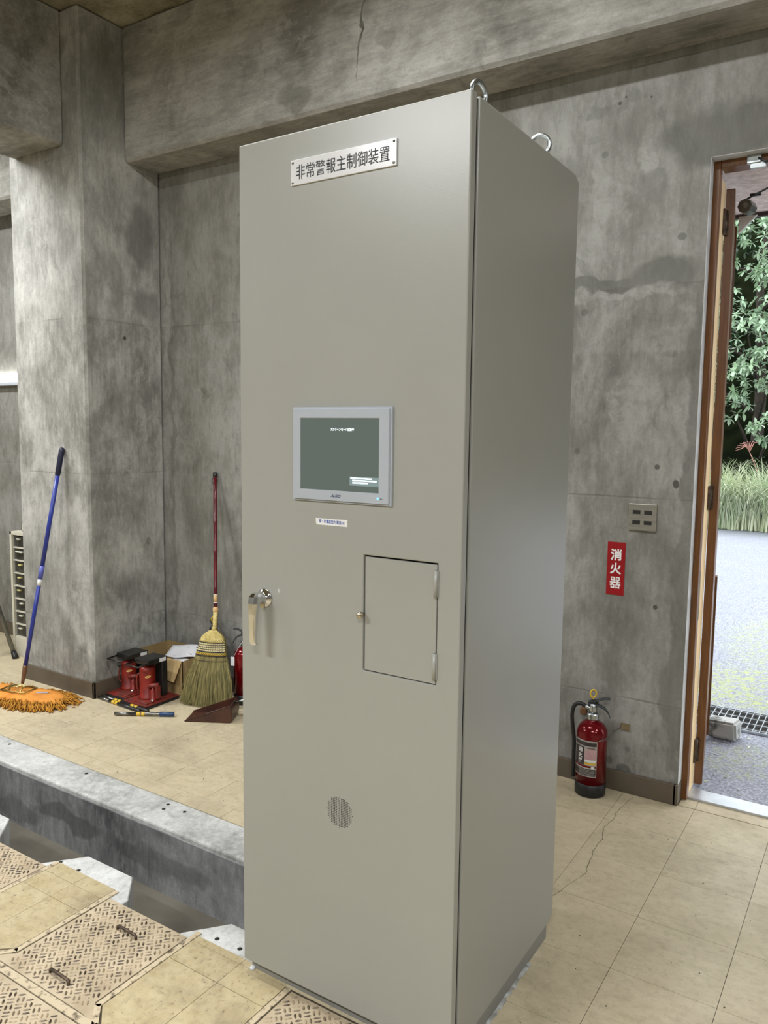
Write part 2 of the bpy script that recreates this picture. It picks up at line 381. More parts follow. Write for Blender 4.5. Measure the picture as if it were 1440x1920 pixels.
def leaf_mat(name, a, c, e):
    m, t, b = new_mat(name, a, 0.42, 0, 0.5)
    ga = t.add('ShaderNodeNewGeometry')
    n = t.noise(ga.outputs['Position'], 2.5, 4, 0.6)
    k = t.mix(t.ramp(n, 0.35, 0.65), a, c)
    k = t.mix(t.math('MULTIPLY', ga.outputs['Random Per Island'], 0.8), k, e)
    t.put(b.inputs['Base Color'], k)
    tr = t.add('ShaderNodeBsdfTranslucent'); t.put(tr.inputs[0], k)
    ms = t.add('ShaderNodeMixShader'); ms.inputs[0].default_value = 0.25
    t.l.new(b.outputs[0], ms.inputs[1]); t.l.new(tr.outputs[0], ms.inputs[2])
    t.l.new(ms.outputs[0], t.n['Material Output'].inputs[0])
    return m
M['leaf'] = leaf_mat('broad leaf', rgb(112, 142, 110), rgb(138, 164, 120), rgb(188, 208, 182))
M['leafdark'] = leaf_mat('undergrowth leaf with painted shade', rgb(34, 52, 32), rgb(42, 62, 36), rgb(56, 76, 46))  # dark copy of the leaf green, woodland shade put into the colour
M['grass'] = leaf_mat('grass blade', rgb(136, 166, 120), rgb(182, 194, 150), rgb(236, 236, 214))
M['plume'] = mottled('dry plume', rgb(170, 120, 110), rgb(150, 104, 92), 10, 0.8)
M['bark'] = mottled('dark bark', rgb(62, 52, 42), rgb(42, 36, 30), 12, 0.9, bump=0.5)
M['soil'] = mottled('forest floor with painted shade', rgb(12, 16, 9), rgb(22, 26, 14), 3, 1.0, bump=0.4, spec=0.0)  # near-black green paints in the shade under the trees
M['soffit'] = mottled('pinkish exposed soffit', rgb(232, 214, 202), rgb(200, 180, 168), 26, 0.8, bump=0.1)
M['darkedge'] = mottled('dark drip edge', rgb(74, 60, 54), rgb(60, 48, 44), 9, 0.7)
M['grate'] = mottled('galvanised grating', rgb(206, 210, 214), rgb(176, 180, 184), 12, 0.35, 0.7)
M['reveal'] = mottled('pale edge filler', rgb(204, 204, 204), rgb(176, 176, 174), 12, 0.7)
M['stone'] = mottled('rough concrete block', rgb(176, 176, 172), rgb(96, 96, 90), 14, 0.85, bump=0.6, lo=0.5, hi=0.62)
M['lampbody'] = mottled('white enamel fixture', rgb(226, 226, 222), rgb(216, 216, 212), 4, 0.4)
def emis(name, col, st):
    m, t, b = new_mat(name, col); b.inputs['Emission Color'].default_value = col; b.inputs['Emission Strength'].default_value = st
    return m
M['tube'] = emis('fluorescent tube', (0.98, 1.0, 0.97, 1), 6.0)
M['led'] = emis('blue indicator', rgb(90, 170, 255), 1.6)
M['scrtext'] = emis('lit screen text', (0.85, 0.95, 1.0, 1), 0.9)
M['popup'] = emis('lit notification panel', rgb(110, 128, 130), 0.3)
m, t, b = new_mat('dim display glass', rgb(50, 56, 52), 0.16, 0, 0.6)
b.inputs['Emission Color'].default_value = rgb(88, 98, 92); b.inputs['Emission Strength'].default_value = 0.55   # back-lit saver screen
M['screen'] = m

# ------------------------------------------------------------------ lights (their fixtures are built here too)
def ceiling_lamp(x, y, z, power, L=1.25, name='ceiling_lamp', label='white twin-tube fluorescent fixture under the ceiling'):
    t = thing(name, label, 'lamp', (x, y, z), 'fluorescent fixtures under the ceiling')
    B().prism([(-0.11, 0.0), (0.11, 0.0), (0.05, 0.06), (-0.05, 0.06)], -L/2, L/2,
              Matrix.Translation((x, y, z+0.03)) @ Matrix(((0, 0, 1, 0), (1, 0, 0, 0), (0, 1, 0, 0), (0, 0, 0, 1)))).done('housing', M['lampbody'], t)
    for s in (-1, 1):
        B().tube([(x-L/2+0.02, y+0.045*s, z+0.012), (x+L/2-0.02, y+0.045*s, z+0.012)], 0.014, 8).done('tube', M['tube'], t)
    for s in (-0.4, 0.4): B().tube([(x+s, y, z+0.085), (x+s, y, 3.912)], 0.006, 6).done('hanger', M['lampbody'], t)
    l = bpy.data.lights.new('lamp_light', 'AREA'); l.shape = 'RECTANGLE'; l.size = L; l.size_y = 0.16; l.energy = power; l.color = (0.955, 0.975, 1.0)
    o = bpy.data.objects.new('lamp_light', l); COL.objects.link(o); o.location = (0, 0, -0.012); o.parent = t
LL = 'white twin-tube fluorescent fixture '
ceiling_lamp(-3.7, 0.03, 3.70, 78, label=LL+'left of the ceiling beam, in the row over the trench')
ceiling_lamp(0.0, 0.03, 3.70, 46, label=LL+'straight above the tall cabinet')
ceiling_lamp(3.7, 0.03, 3.70, 26, label=LL+'right of the doorway, added to light the cabinet side')  # unseen lamp, added to brighten the cabinet's right side
ceiling_lamp(-1.1, -3.2, 3.70, 95, label=LL+'behind the viewer, left of the middle')
ceiling_lamp(2.3, -3.2, 3.70, 75, label=LL+'behind the viewer, right of the middle')
ceiling_lamp(-5.2, -3.2, 3.70, 70, label=LL+'behind the viewer, far left')
ceiling_lamp(5.8, -3.2, 3.70, 40, label=LL+'behind the viewer, far right, added for light from the right')  # extra lamp out of view, added for light from the right
# ------------------------------------------------------------------ structure
WY = 1.838
# back wall with the door opening (x 0.832 .. 1.64, z 0 .. 2.718)
B().box(-7, 0.832, WY, 2.0, -0.35, 3.912).box(1.64, 7.4, WY, 2.0, -0.35, 3.912).box(0.832, 1.64, WY, 2.0, 2.718, 3.912).done('wall_back', M['wall'])
struct(bpy.data.objects['wall_back'], 'bare stained concrete wall behind the cabinet with the open doorway', 'wall')
for nm, bx, lb in (('wall_left', (-7.15, -7, -5, WY), 'far left concrete wall'), ('wall_right', (7.4, 7.55, -5, WY), 'right-hand concrete wall'), ('wall_front', (-7, 7.4, -5.15, -5), 'concrete wall behind the viewer')):
    struct(B().box(*bx, -0.35, 3.912).done(nm, M['wall']), lb, 'wall')
struct(B().box(-7, 7.4, -5, 2.0, 3.912, 4.05).done('ceiling', M['ceil']), 'rough tan concrete ceiling', 'ceiling')
struct(B().box(-3.062, -2.382, 1.2724, WY, -0.002, 3.912).done('concrete_pillar', M['pillar'], bevel=0.014, seg=1), 'square concrete pillar projecting from the back wall', 'pillar')
b_ = B().box(-2.384, 7.4, 1.5735, WY, 3.156, 3.912).box(-7, -3.06, 1.5735, WY, 3.125, 3.912)
struct(b_.done('concrete_beam', M['beam'], bevel=0.016, seg=1), 'long concrete ceiling beam along the back wall', 'beam')
struct(B().box(-2.995, -2.526, -5, 1.276, 3.19, 3.912).done('concrete_beam', M['beam'], bevel=0.012, seg=1), 'concrete ceiling beam running from the pillar toward the viewer', 'beam')
# baseboards
struct(B().box(-2.37, 0.828, WY-0.014, WY+0.002, 0, 0.093).box(0.815, 0.836, WY-0.014, 1.925, 0, 0.093).done('baseboard_back', M['base'], bevel=0.003), 'dark taupe baseboard along the back wall', 'baseboard')
struct(B().box(-7, -3.07, WY-0.014, WY+0.002, 0, 0.095).done('baseboard_left', M['base'], bevel=0.003), 'dark taupe baseboard left of the pillar', 'baseboard')
struct(B().box(-3.076, -2.368, 1.2584, 1.275, 0, 0.098).box(-2.384, -2.368, 1.2584, WY, 0, 0.098).box(-3.076, -3.06, 1.2584, WY, 0, 0.098).done('baseboard_pillar', M['base'], bevel=0.003), 'dark taupe baseboard wrapped round the pillar', 'baseboard')
struct(B().box(1.645, 7.4, WY-0.014, WY+0.002, 0, 0.093).done('baseboard_right', M['base'], bevel=0.003), 'dark taupe baseboard right of the doorway', 'baseboard')

# floor slab (sub-base), trench and curb
fl = B().box(0.02, 7.4, -5, 2.0, -0.35, -0.003).box(-7, 0.02, 0.64, WY, -0.35, -0.003).box(-7, 0.02, -5, -0.02, -0.35, -0.004).box(-7, 0.02, -0.02, 0.64, -0.40, -0.29).done('floor', M['grout'])
struct(fl, 'tiled floor of the pump room', 'floor')
B().box(-7, 0.02, 0.455, 0.64, -0.285, -0.001).done('trench_curb', M['curb'], bevel=0.008, seg=2)
cu = bpy.data.objects['trench_curb']; struct(cu, 'pale concrete curb along the far edge of the trench', 'curb')
struct(B().box(-7, 0.02, 0.449, 0.4552, -0.285, -0.022).done('trench_wall', M['trench']), 'dark stained side of the floor trench', 'trench')
struct(B().box(-7, 0.02, -0.02, 0.4555, -0.292, -0.285).done('trench_bed', M['trenchbed']), 'dusty bottom of the floor trench', 'trench')
# anchor holes in the curb: small dark sockets
hb = B()
for (x, y) in ((-2.154, 0.592), (-1.543, 0.595), (-0.996, 0.598), (-0.888, 0.592), (-0.98, 0.56)):
    hb.lathe([(0.008, -0.0008), (0.008, 0.0002)], 12, Matrix.Translation((x, y, 0)))
hb.done('anchor_hole', M['gap'], cu)

def clip(poly, x0, x1, y0, y1):
    def cut(p, ins, inter):
        out = []
        for i in range(len(p)):
            a, c = p[i-1], p[i]
            if ins(c):
                if not ins(a): out.append(inter(a, c))
                out.append(c)
            elif ins(a): out.append(inter(a, c))
        return out
    def ix(v): return lambda a, c: (v, a[1]+(c[1]-a[1])*(v-a[0])/(c[0]-a[0]))
    def iy(v): return lambda a, c: (a[0]+(c[0]-a[0])*(v-a[1])/(c[1]-a[1]), v)
    for ins, it in ((lambda q: q[0] >= x0, ix(x0)), (lambda q: q[0] <= x1, ix(x1)), (lambda q: q[1] >= y0, iy(y0)), (lambda q: q[1] <= y1, iy(y1))):
        poly = cut(poly, ins, it)
        if not poly: return []
    return poly

TX, TY, TS, GAP = 0.9065, 0.6286, 0.303, 0.0016
full = None
def tile_at(cx, cy, poly, mat='tile'):
    """poly in world coords; full squares share one mesh"""
    global full
    sq = (max(p[0] for p in poly)-min(p[0] for p in poly) > TS-0.001 and max(p[1] for p in poly)-min(p[1] for p in poly) > TS-0.001 and len(poly) == 4 and mat == 'tile')
    h = random.uniform(-0.0003, 0.0003)
    if sq and full:
        o = bpy.data.objects.new('tile', full); COL.objects.link(o); par(o, fl); o.location += Vector((cx, cy, h)); return o
    g = GAP
    xm = (max(p[0] for p in poly)+min(p[0] for p in poly))/2; ym = (max(p[1] for p in poly)+min(p[1] for p in poly))/2
    sx = max(p[0] for p in poly)-min(p[0] for p in poly); sy = max(p[1] for p in poly)-min(p[1] for p in poly)
    if sx < 0.012 or sy < 0.012: return
    pts = [((p[0]-xm)*(1-g/sx)+xm-cx, (p[1]-ym)*(1-g/sy)+ym-cy) for p in poly]
    o = B().prism(pts, -0.003, 0.0).done('tile', M[mat], fl)
    o.location += Vector((cx, cy, h))
    if sq: full = o.data
    return o
def tiles(x0, x1, y0, y1, hole=None, mat='tile', ox=TX, oy=TY):
    i0 = math.floor((x0-ox)/TS); i1 = math.ceil((x1-ox)/TS); j0 = math.floor((y0-oy)/TS); j1 = math.ceil((y1-oy)/TS)
    for i in range(i0, i1):
        for j in range(j0, j1):
            ax, ay = ox+i*TS, oy+j*TS
            p = clip([(ax, ay), (ax+TS, ay), (ax+TS, ay+TS), (ax, ay+TS)], x0, x1, y0, y1)
            if len(p) < 3: continue
            if hole:
                cells = []
                hx0, hx1, hy0, hy1 = hole
                if not (ax+TS <= hx0 or ax >= hx1 or ay+TS <= hy0 or ay >= hy1):
                    for (qx0, qx1, qy0, qy1) in ((ax, hx0, ay, ay+TS), (hx1, ax+TS, ay, ay+TS), (max(ax, hx0), min(ax+TS, hx1), ay, hy0)):
                        if qx1-qx0 > 0.01 and qy1-qy0 > 0.01:
                            q = clip(p, qx0, qx1, qy0, qy1)
                            if len(q) > 2: tile_at(ax, ay, q, mat)
                    continue
            tile_at(ax, ay, p, mat)
tiles(0.6035, 2.7245, -1.1894, WY-0.001)
tiles(0.837, 1.64, WY-0.001, 1.925)
tiles(-4.8505, 0.6035, 0.725, WY-0.001, hole=(-3.062, -2.382, 1.272, WY))
tiles(-4.8505, 0.6035, 0.637, 0.725, ox=TX-0.12)
tiles(0.02, 0.6035, 0.02, 0.637)
# rest of the floor, outside the picture
for bx in ((2.7255, 7.4, -5, WY), (0.6045, 2.7235, -5, -1.1904), (-7, -4.8525, 0.64, WY), (-7, 0.6025, -5, -0.86), (-7, -1.40, -0.858, -0.02)):
    B().box(bx[0], bx[1], bx[2], bx[3], -0.003, 0.0).done('floor_covering', M['tile_worn'], fl)

# hairline crack across the tiles right of the cabinet
ck = [(0.655, 1.80), (0.643, 1.74), (0.632, 1.62), (0.640, 1.55), (0.626, 1.46), (0.652, 1.36), (0.648, 1.27), (0.662, 1.18), (0.676, 1.09), (0.652, 1.0), (0.640, 0.93), (0.62, 0.86), (0.60, 0.79)]
cp = []
for i in range(len(ck)-1):
    for k in range(5):
        u = k/5; cp.append((ck[i][0]*(1-u)+ck[i+1][0]*u+random.uniform(-.003, .003), ck[i][1]*(1-u)+ck[i+1][1]*u))
cb = B()
for i in range(len(cp)-1):
    w = random.uniform(.0005, .0011)
    a, c = cp[i], cp[i+1]
    cb.add([(a[0]-w, a[1], 0.0005), (a[0]+w, a[1], 0.0005), (c[0]+w, c[1], 0.0005), (c[0]-w, c[1], 0.0005)], [(0, 1, 2, 3)])
lab(cb.done('crack', M['grout'], fl), 'hairline crack')
# grit and scraps on the floor
gb = B()
for k in range(150):
    if k < 95: x, y = random.uniform(0.72, 1.5), random.uniform(-0.3, 1.75)
    else: x, y = random.uniform(-2.3, -0.3), random.uniform(0.66, 1.15)
    r = random.choice((.0012, .0018, .0025, .004)); a = random.uniform(0, pi)
    gb.add([(x+r*cos(a), y+r*sin(a), .0006), (x-r*sin(a)*.6, y+r*cos(a)*.6, .0022), (x-r*cos(a), y-r*sin(a), .0006), (x+r*sin(a)*.6, y-r*cos(a)*.6, .0006)], [(0, 1, 2, 3)])
g_ = gb.done('grit', M['grout'], fl); g_['kind'] = 'stuff'

# concrete pads in the trench
def pad(pts, lb):
    o = B().prism(pts, -0.288, -0.004).done('concrete_pad', M['curb'], bevel=0.003, seg=1)
    struct(o, lb, 'pad'); return o
p1 = pad([(-1.035, -0.019), (-1.035, 0.025), (-0.931, 0.153), (-0.684, 0.153), (-0.582, 0.05), (-0.582, -0.019)], 'pale chamfered concrete pad under the middle tiled strip')
p2 = pad([(-0.30, -0.019), (-0.30, 0.03), (-0.197, 0.154), (0.018, 0.154), (0.018, -0.019)], 'pale chamfered concrete pad at the foot of the cabinet')
p0 = pad([(-1.78, -0.019), (-1.78, 0.03), (-1.68, 0.153), (-1.446, 0.153), (-1.338, 0.045), (-1.338, -0.019)], 'pale chamfered concrete pad at the left edge')
for (x, y, pp) in ((-0.982, 0.066, p1), (-0.88, 0.07, p1), (-0.087, 0.074, p2), (-0.181, 0.07, p2)):
    B().lathe([(0.008, -0.0041), (0.008, -0.0034)], 12, Matrix.Translation((x, y, 0))).done('anchor_hole', M['gap'], pp)

# tiled strips between the plates, with their chamfered outline
def octo(x0, x1, y0, y1, c): return [(x0, y1), (x0, y0+c), (x0+c*1.2, y0), (x1-c*1.2, y0), (x1, y0+c), (x1, y1)]
def strip_tiles(poly, xs, ys):
    for i in range(len(xs)-1):
        for j in range(len(ys)-1):
            q = clip(poly, xs[i], xs[i+1], ys[j], ys[j+1])
            if len(q) > 2: tile_at(xs[i], ys[j], q, 'tile_worn')
strip_tiles(octo(-0.975, -0.662, -0.352, 0.062, 0.04), (-0.98, -0.816, -0.655), (-0.36, -0.088, 0.0, 0.07))
strip_tiles(octo(-0.236, 0.143, -0.372, 0.045, 0.05), (-0.24, -0.035, 0.15), (-0.38, -0.078, 0.018, 0.07))
strip_tiles(octo(-1.72, -1.40, -0.352, 0.062, 0.04), (-1.73, -1.56, -1.39), (-0.36, -0.088, 0.0, 0.07))
def edging(poly, w=0.018, name='edging_strip'):
    b_ = B()
    for i in range(len(poly)-1):
        a = Vector((*poly[i], 0)); c = Vector((*poly[i+1], 0)); d = (c-a).normalized(); n = Vector((-d.y, d.x, 0))*w/2
        e = d*w*0.2
        b_.prism([(a-n-e)[:2], (c-n+e)[:2], (c+n+e)[:2], (a+n-e)[:2]], -0.003, 0.0008)
    b_.done(name, M['strip'], fl)
edging([(-0.985, 0.055), (-0.985, -0.318), (-0.945, -0.362), (-0.692, -0.362), (-0.651, -0.318), (-0.651, 0.055)])
edging([(-0.247, 0.055), (-0.247, -0.328), (-0.19, -0.382), (0.098, -0.382), (0.155, -0.328), (0.155, 0.016)])
edging([(-1.39, 0.055), (-1.39, -0.318), (-1.43, -0.362), (-1.72, -0.362)])
edging([(-1.39, -0.388), (-0.20, -0.388)], 0.024)
edging([(0.10, -0.388), (0.60, -0.388)], 0.024)
edging([(0.59, 0.012), (0.59, -0.376)], 0.018)

def cover_plate(x0, x1, y0, y1, lb, handles=(), seed=0, tris=()):
    rnd = random.Random(seed)
    t = thing('steel_cover_plate', lb, 'floor plate', ((x0+x1)/2, (y0+y1)/2, 0), 'checkered steel plates over the trench')
    pb = B().box(x0, x1, y0, y1, -0.0035, 0.0)
    for tri in tris: pb.prism(tri, -0.0035, 0.0)
    pb.done('plate', M['checker'], t)
    s = 0.0262; lb_ = B(); n = int(0.7/s); cx, cy = (x0+x1)/2, (y0+y1)/2; c45 = cos(pi/4)
    for i in range(-n, n):
        for j in range(-n, n):
            o = (i+j) % 2
            for k in (-1, 1):
                u = i*s + (k*s*0.26 if o else 0); v = j*s + (0 if o else k*s*0.26)
                px, py = cx+(u-v)*c45, cy+(u+v)*c45
                if not (x0+.009 < px < x1-.009 and y0+.009 < py < y1-.009): continue
                du = (0, 1) if o else (1, 0)
                ax = Vector(((du[0]-du[1])*c45, (du[0]+du[1])*c45, 0)); bx = Vector((-ax.y, ax.x, 0)); L, w, h = 0.0112, 0.0036, 0.0032
                P = Vector((px, py, 0))
                vs = [P-ax*L, P-ax*L*.35-bx*w, P+ax*L*.35-bx*w, P+ax*L, P+ax*L*.35+bx*w, P-ax*L*.35+bx*w,
                      P-ax*L*.6+Vector((0, 0, h)), P+ax*L*.6+Vector((0, 0, h))]
                lb_.add(vs, [(0, 1, 6), (1, 2, 7, 6), (2, 3, 7), (3, 4, 7), (4, 5, 6, 7), (5, 0, 6)])
    lz = lb_.done('lozenge_pattern', M['loz'], t, recalc=False); lz['kind'] = 'stuff'
    for (hx, hy) in handles:
        B().tube([(hx-0.046, hy+0.002, -0.001), (hx-0.046, hy+0.002, 0.009), (hx-0.040, hy+0.001, 0.0135), (hx+0.040, hy-0.001, 0.0135), (hx+0.046, hy-0.002, 0.009), (hx+0.046, hy-0.002, -0.001)], 0.0048, 8).done('lifting_handle', M['iron'], t)
    return t
cover_plate(-0.636, -0.262, -0.372, 0.018, 'checkered steel cover plate with two lifting handles beside the trench', ((-0.432, -0.078), (-0.430, -0.322)), tris=([(-0.262, -0.325), (-0.262, -0.372), (-0.200, -0.378)], [(-0.636, -0.372), (-0.636, -0.325), (-0.690, -0.372)]))
cover_plate(-1.376, -1.0, -0.372, 0.018, 'checkered steel cover plate at the left edge of the picture, cut off by the frame')
cover_plate(-0.80, -0.20, -0.80, -0.404, 'checkered steel cover plate in the bottom left corner, nearest the viewer')
cover_plate(0.170, 0.578, -0.372, 0.014, 'checkered steel cover plate under the front edge of the tall cabinet', ((0.36, -0.30),))
B().box(-1.40, -0.806, -0.858, -0.40, -0.003, 0).box(-0.19, 0.60, -0.858, -0.40, -0.003, 0).box(-0.80, -0.2, -0.858, -0.806, -0.003, 0).done('floor_covering', M['tile_worn'], fl)

# ------------------------------------------------------------------ control cabinet
CW, CDp, CH, CZ = 0.693, 0.703, 2.361, 0.045
cab = thing('control_cabinet', 'tall beige-grey steel control cabinet standing in the middle of the room', 'cabinet', (CW/2, 0.35, 0))
side = [(0.040, CZ), (0.672, CZ), (CDp, CZ+0.014), (CDp, CH-0.016), (0.668, CH), (0.040, CH)]
MX = Matrix(((0, 0, 1, 0), (1, 0, 0, 0), (0, 1, 0, 0), (0, 0, 0, 1)))      # (y, z, x) -> (x, y, z)
B().prism(side, 0.001, CW, MX).done('body', M['paint'], cab, bevel=0.003, seg=2)
B().box(0.006, CW-0.006, 0.0385, 0.0399, CZ+0.004, CH-0.004).done('front_seal', M['gap'], cab)
B().box(0.03, CW-0.030, 0.018, 0.044, CZ+0.03, CH-0.03).done('gasket_recess', M['gap'], cab)
# door: outer skin with the hatch opening
hx0, hx1, hz0, hz1 = 0.4165, 0.6305, 0.9995, 1.299
def door_mesh():
    b_ = B(); xs = (0.0, hx0, hx1, CW); zs = (CZ, hz0, hz1, CH+0.002)
    v = []; f = []
    for y in (0.0, 0.026):
        for zz in zs:
            for xx in xs: v.append((xx, y, zz))
    def id_(l, j, i): return l*16+j*4+i
    for l in (0, 1):
        for j in range(3):
            for i in range(3):
                if i == 1 and j == 1: continue
                q = (id_(l, j, i), id_(l, j, i+1), id_(l, j+1, i+1), id_(l, j+1, i))
                f.append(q if l == 0 else q[::-1])
    for i in range(3):
        f.append((id_(0, 0, i), id_(1, 0, i), id_(1, 0, i+1), id_(0, 0, i+1)))
        f.append((id_(0, 3, i), id_(0, 3, i+1), id_(1, 3, i+1), id_(1, 3, i)))
        f.append((id_(0, i, 0), id_(0, i+1, 0), id_(1, i+1, 0), id_(1, i, 0)))
        f.append((id_(0, i, 3), id_(1, i, 3), id_(1, i+1, 3), id_(0, i+1, 3)))
    f.append((id_(0, 1, 1), id_(1, 1, 1), id_(1, 1, 2), id_(0, 1, 2))); f.append((id_(0, 2, 1), id_(0, 2, 2), id_(1, 2, 2), id_(1, 2, 1)))
    f.append((id_(0, 1, 1), id_(0, 2, 1), id_(1, 2, 1), id_(1, 1, 1))); f.append((id_(0, 1, 2), id_(1, 1, 2), id_(1, 2, 2), id_(0, 2, 2)))
    b_.add(v, f); return b_
door = door_mesh().done('door', M['paint'], cab, bevel=0.0035, seg=3)
B().box(0.004, CW-0.004, 0.026, 0.0275, CZ+0.004, CH-0.002).done('door_back', M['gap'], cab)
# plinth and mortar
B().box(0.004, CW-0.001, 0.03, 0.655, 0.0, CZ-0.001).done('plinth', M['plinth'], cab, bevel=0.0015, seg=1)
mb = B(); rnd = random.Random(3)
yy = 0.10
while yy < 0.50:
    w = rnd.uniform(0.002, 0.012)
    mb.box(CW-0.004, CW+w, yy, yy+0.0145, 0.0, rnd.uniform(.003, .006)); yy += 0.014
lab(mb.done('mortar_bed', M['mortar'], cab, bevel=0.001, seg=1), 'pale mortar squeezed out under the plinth')
B().lathe([(0.010, 0), (0.008, .005), (0.003, .008)], 10, Matrix.Translation((0.010, 0.026, 0.0))).done('sealant_dab', M['acryl'], cab)
# hatch
ht = B().box(hx0+0.0050, hx1-0.002, 0.0006, 0.008, hz0+0.003, hz1-0.0040).done('hatch', M['paint'], cab, bevel=0.0008, seg=1)
for (za, zb_) in ((1.217, 1.282), (1.014, 1.079)):
    B().tube([(0.6275, -0.004, za), (0.6275, -0.004, zb_)], 0.0042, 10).box(0.623, 0.634, -0.0025, 0.001, za, zb_).done('hinge', M['paint'], ht)
B().lathe([(0.003, 0), (0.003, 0.012), (0.0075, 0.014), (0.0085, 0.022), (0.006, 0.027)], 20, Matrix.Translation((0.419, 0.001, 1.148)) @ Matrix.Rotation(radians(90), 4, 'X')).done('knob', M['nickel'], ht)
# door handle
hd = thing('h', '', '', (0, 0, 0)); bpy.data.objects.remove(hd)
RX = Matrix.Rotation(radians(90), 4, 'X')
hs = B().lathe([(0.0265, 0), (0.0265, 0.003), (0.024, 0.006), (0.018, 0.010), (0.0155, 0.016), (0.0150, 0.026), (0.0165, 0.030), (0.0165, 0.040), (0.013, 0.046)], 36, Matrix.Translation((0.087, 0.0, 1.147)) @ RX).done('door_handle', M['chrome'], cab)
lv = B(); sec = [(1.166, 0.010, 0.030, 0.046), (1.158, 0.0155, 0.032, 0.056), (1.140, 0.0160, 0.036, 0.060), (1.110, 0.0140, 0.042, 0.060), (1.060, 0.0115, 0.044, 0.058), (1.034, 0.0105, 0.045, 0.057), (1.024, 0.0105, 0.040, 0.053)]
v = []; f = []
for (z, hw, ya, yb) in sec:
    v += [(0.087-hw, -ya, z), (0.087-hw, -(ya+yb)/2-0.002, z), (0.087-hw*0.55, -yb, z), (0.087+hw*0.55, -yb, z), (0.087+hw, -(ya+yb)/2-0.002, z), (0.087+hw, -ya, z)]
for i in range(len(sec)-1):
    for k in range(6): f.append((i*6+k, i*6+(k+1) % 6, (i+1)*6+(k+1) % 6, (i+1)*6+k))
f.append(tuple(range(6))); f.append(tuple((len(sec)-1)*6+k for k in range(5, -1, -1)))
lv.add(v, f); lv.done('lever', M['chrome'], hs, bevel=0.0015, seg=2)
B().box(0.079, 0.096, -0.013, -0.0100, 1.121, 1.132).done('keyhole_cover', M['nickel'], hs, bevel=0.0008)
# nameplate
npz, npx = 2.262, 0.342
npl = B().box(0.183, 0.5015, -0.005, 0.0, 2.231, 2.2925).done('nameplate', M['acryl'], cab, bevel=0.0008)
text('lettering', '非常警報主制御装置', 0.282, 0.036, lambda x, y: (npx+x, -0.0056, npz+y-0.001), M['ink'], npl, weight=0.003)
for (x, z) in ((0.190, 2.286), (0.4945, 2.286), (0.190, 2.2375), (0.4945, 2.2375)):
    B().lathe([(0.0034, 0), (0.0034, 0.001), (0.0018, 0.0022)], 12, Matrix.Translation((x, -0.005, z)) @ RX).done('screw', M['steel'], npl)
# touch panel
tp = B()
def frame(b_, x0, x1, z0, z1, ya, X0, X1, Z0, Z1, yb):
    v = [(x0, ya, z0), (x1, ya, z0), (x1, ya, z1), (x0, ya, z1), (X0, yb, Z0), (X1, yb, Z0), (X1, yb, Z1), (X0, yb, Z1)]
    return b_.add(v, [(0, 1, 5, 4), (1, 2, 6, 5), (2, 3, 7, 6), (3, 0, 4, 7)])
px0, px1, pz0, pz1 = 0.192, 0.5005, 1.4275, 1.670
frame(tp, px0, px1, pz0, pz1, 0.0, px0, px1, pz0, pz1, -0.006)
frame(tp, px0, px1, pz0, pz1, -0.006, px0+.005, px1-.005, pz0+.004, pz1-.004, -0.006)
frame(tp, px0+.005, px1-.005, pz0+.004, pz1-.004, -0.006, px0+.006, px1-.006, pz0+.005, pz1-.005, -0.0115)
frame(tp, px0+.006, px1-.006, pz0+.005, pz1-.005, -0.0115, 0.2195, 0.4665, 1.457, 1.6425, -0.0115)
frame(tp, 0.2195, 0.4665, 1.457, 1.6425, -0.0115, 0.2205, 0.4655, 1.458, 1.6415, -0.0095)
tpo = tp.done('touch_panel', M['bezel'], cab, weld=True)
sc_ = B().box(0.220, 0.466, -0.0094, -0.002, 1.4575, 1.642).done('screen', M['screen'], tpo)
text('screen_text', 'スクリーンセーバ起動中', 0.073, 0.0082, lambda x, y: (0.3535+x, -0.0100, 1.6135+y), M['scrtext'], tpo, weight=0.004)
B().box(0.378, 0.4655, -0.0100, -0.0095, 1.4735, 1.496).done('notification_panel', M['popup'], tpo)
nb = B(); rnd = random.Random(5)
for r, (xa, xb) in enumerate(((0.381, 0.443), (0.387, 0.460), (0.387, 0.432))):
    x = xa
    while x < xb:
        w = rnd.uniform(0.0016, 0.0034); nb.box(x, x+w, -0.0105, -0.0100, 1.4905-r*0.0057, 1.4938-r*0.0057); x += w+0.0006
nb.done('notification_lines', M['scrtext'], tpo)
text('maker_logo', 'ALGO', 0.030, 0.0072, lambda x, y: (0.3365+x+y*0.35, -0.0120, 1.4445+y), M['navy'], tpo, weight=0.02)
B().lathe([(0.0030, 0), (0.0026, 0.0012), (0.001, 0.002)], 14, Matrix.Translation((0.4645, -0.0112, 1.4450)) @ RX).done('indicator_lamp', M['led'], tpo)
B().box(0.470, 0.478, -0.0119, -0.0115, 1.4438, 1.4452).done('indicator_print', M['ink'], tpo)
# paper label with handwriting
plb = B().prism([(0.2635, 1.3825), (0.2655, 1.3675), (0.2715, 1.3655), (0.3660, 1.3655), (0.3655, 1.3835)], 0.0002, 0.0008, Matrix(((1, 0, 0, 0), (0, 0, -1, 0), (0, 1, 0, 0), (0, 0, 0, 1)))).done('paper_label', M['white'], cab)
text('handwriting', '都・計量器室内 電盤OK', 0.083, 0.0098, lambda x, y: (0.3165+x, -0.0011, 1.3755+y-x*0.012), M['blueink'], plb, weight=0.012)
# speaker grille
gbm = B()
for i in range(-8, 9):
    for j in range(-9, 10):
        x, z = i*0.0053, j*0.0047
        if x*x+z*z < 0.0425**2:
            gbm.lathe([(0.00155, 0.0), (0.00155, 0.0004)], 7, Matrix.Translation((0.347+x, 0, 0.598+z)) @ RX, smooth=False)
sg = gbm.done('speaker_grille', M['ink'], cab, kind='stuff'); lab(sg, 'round field of small dark sound holes')
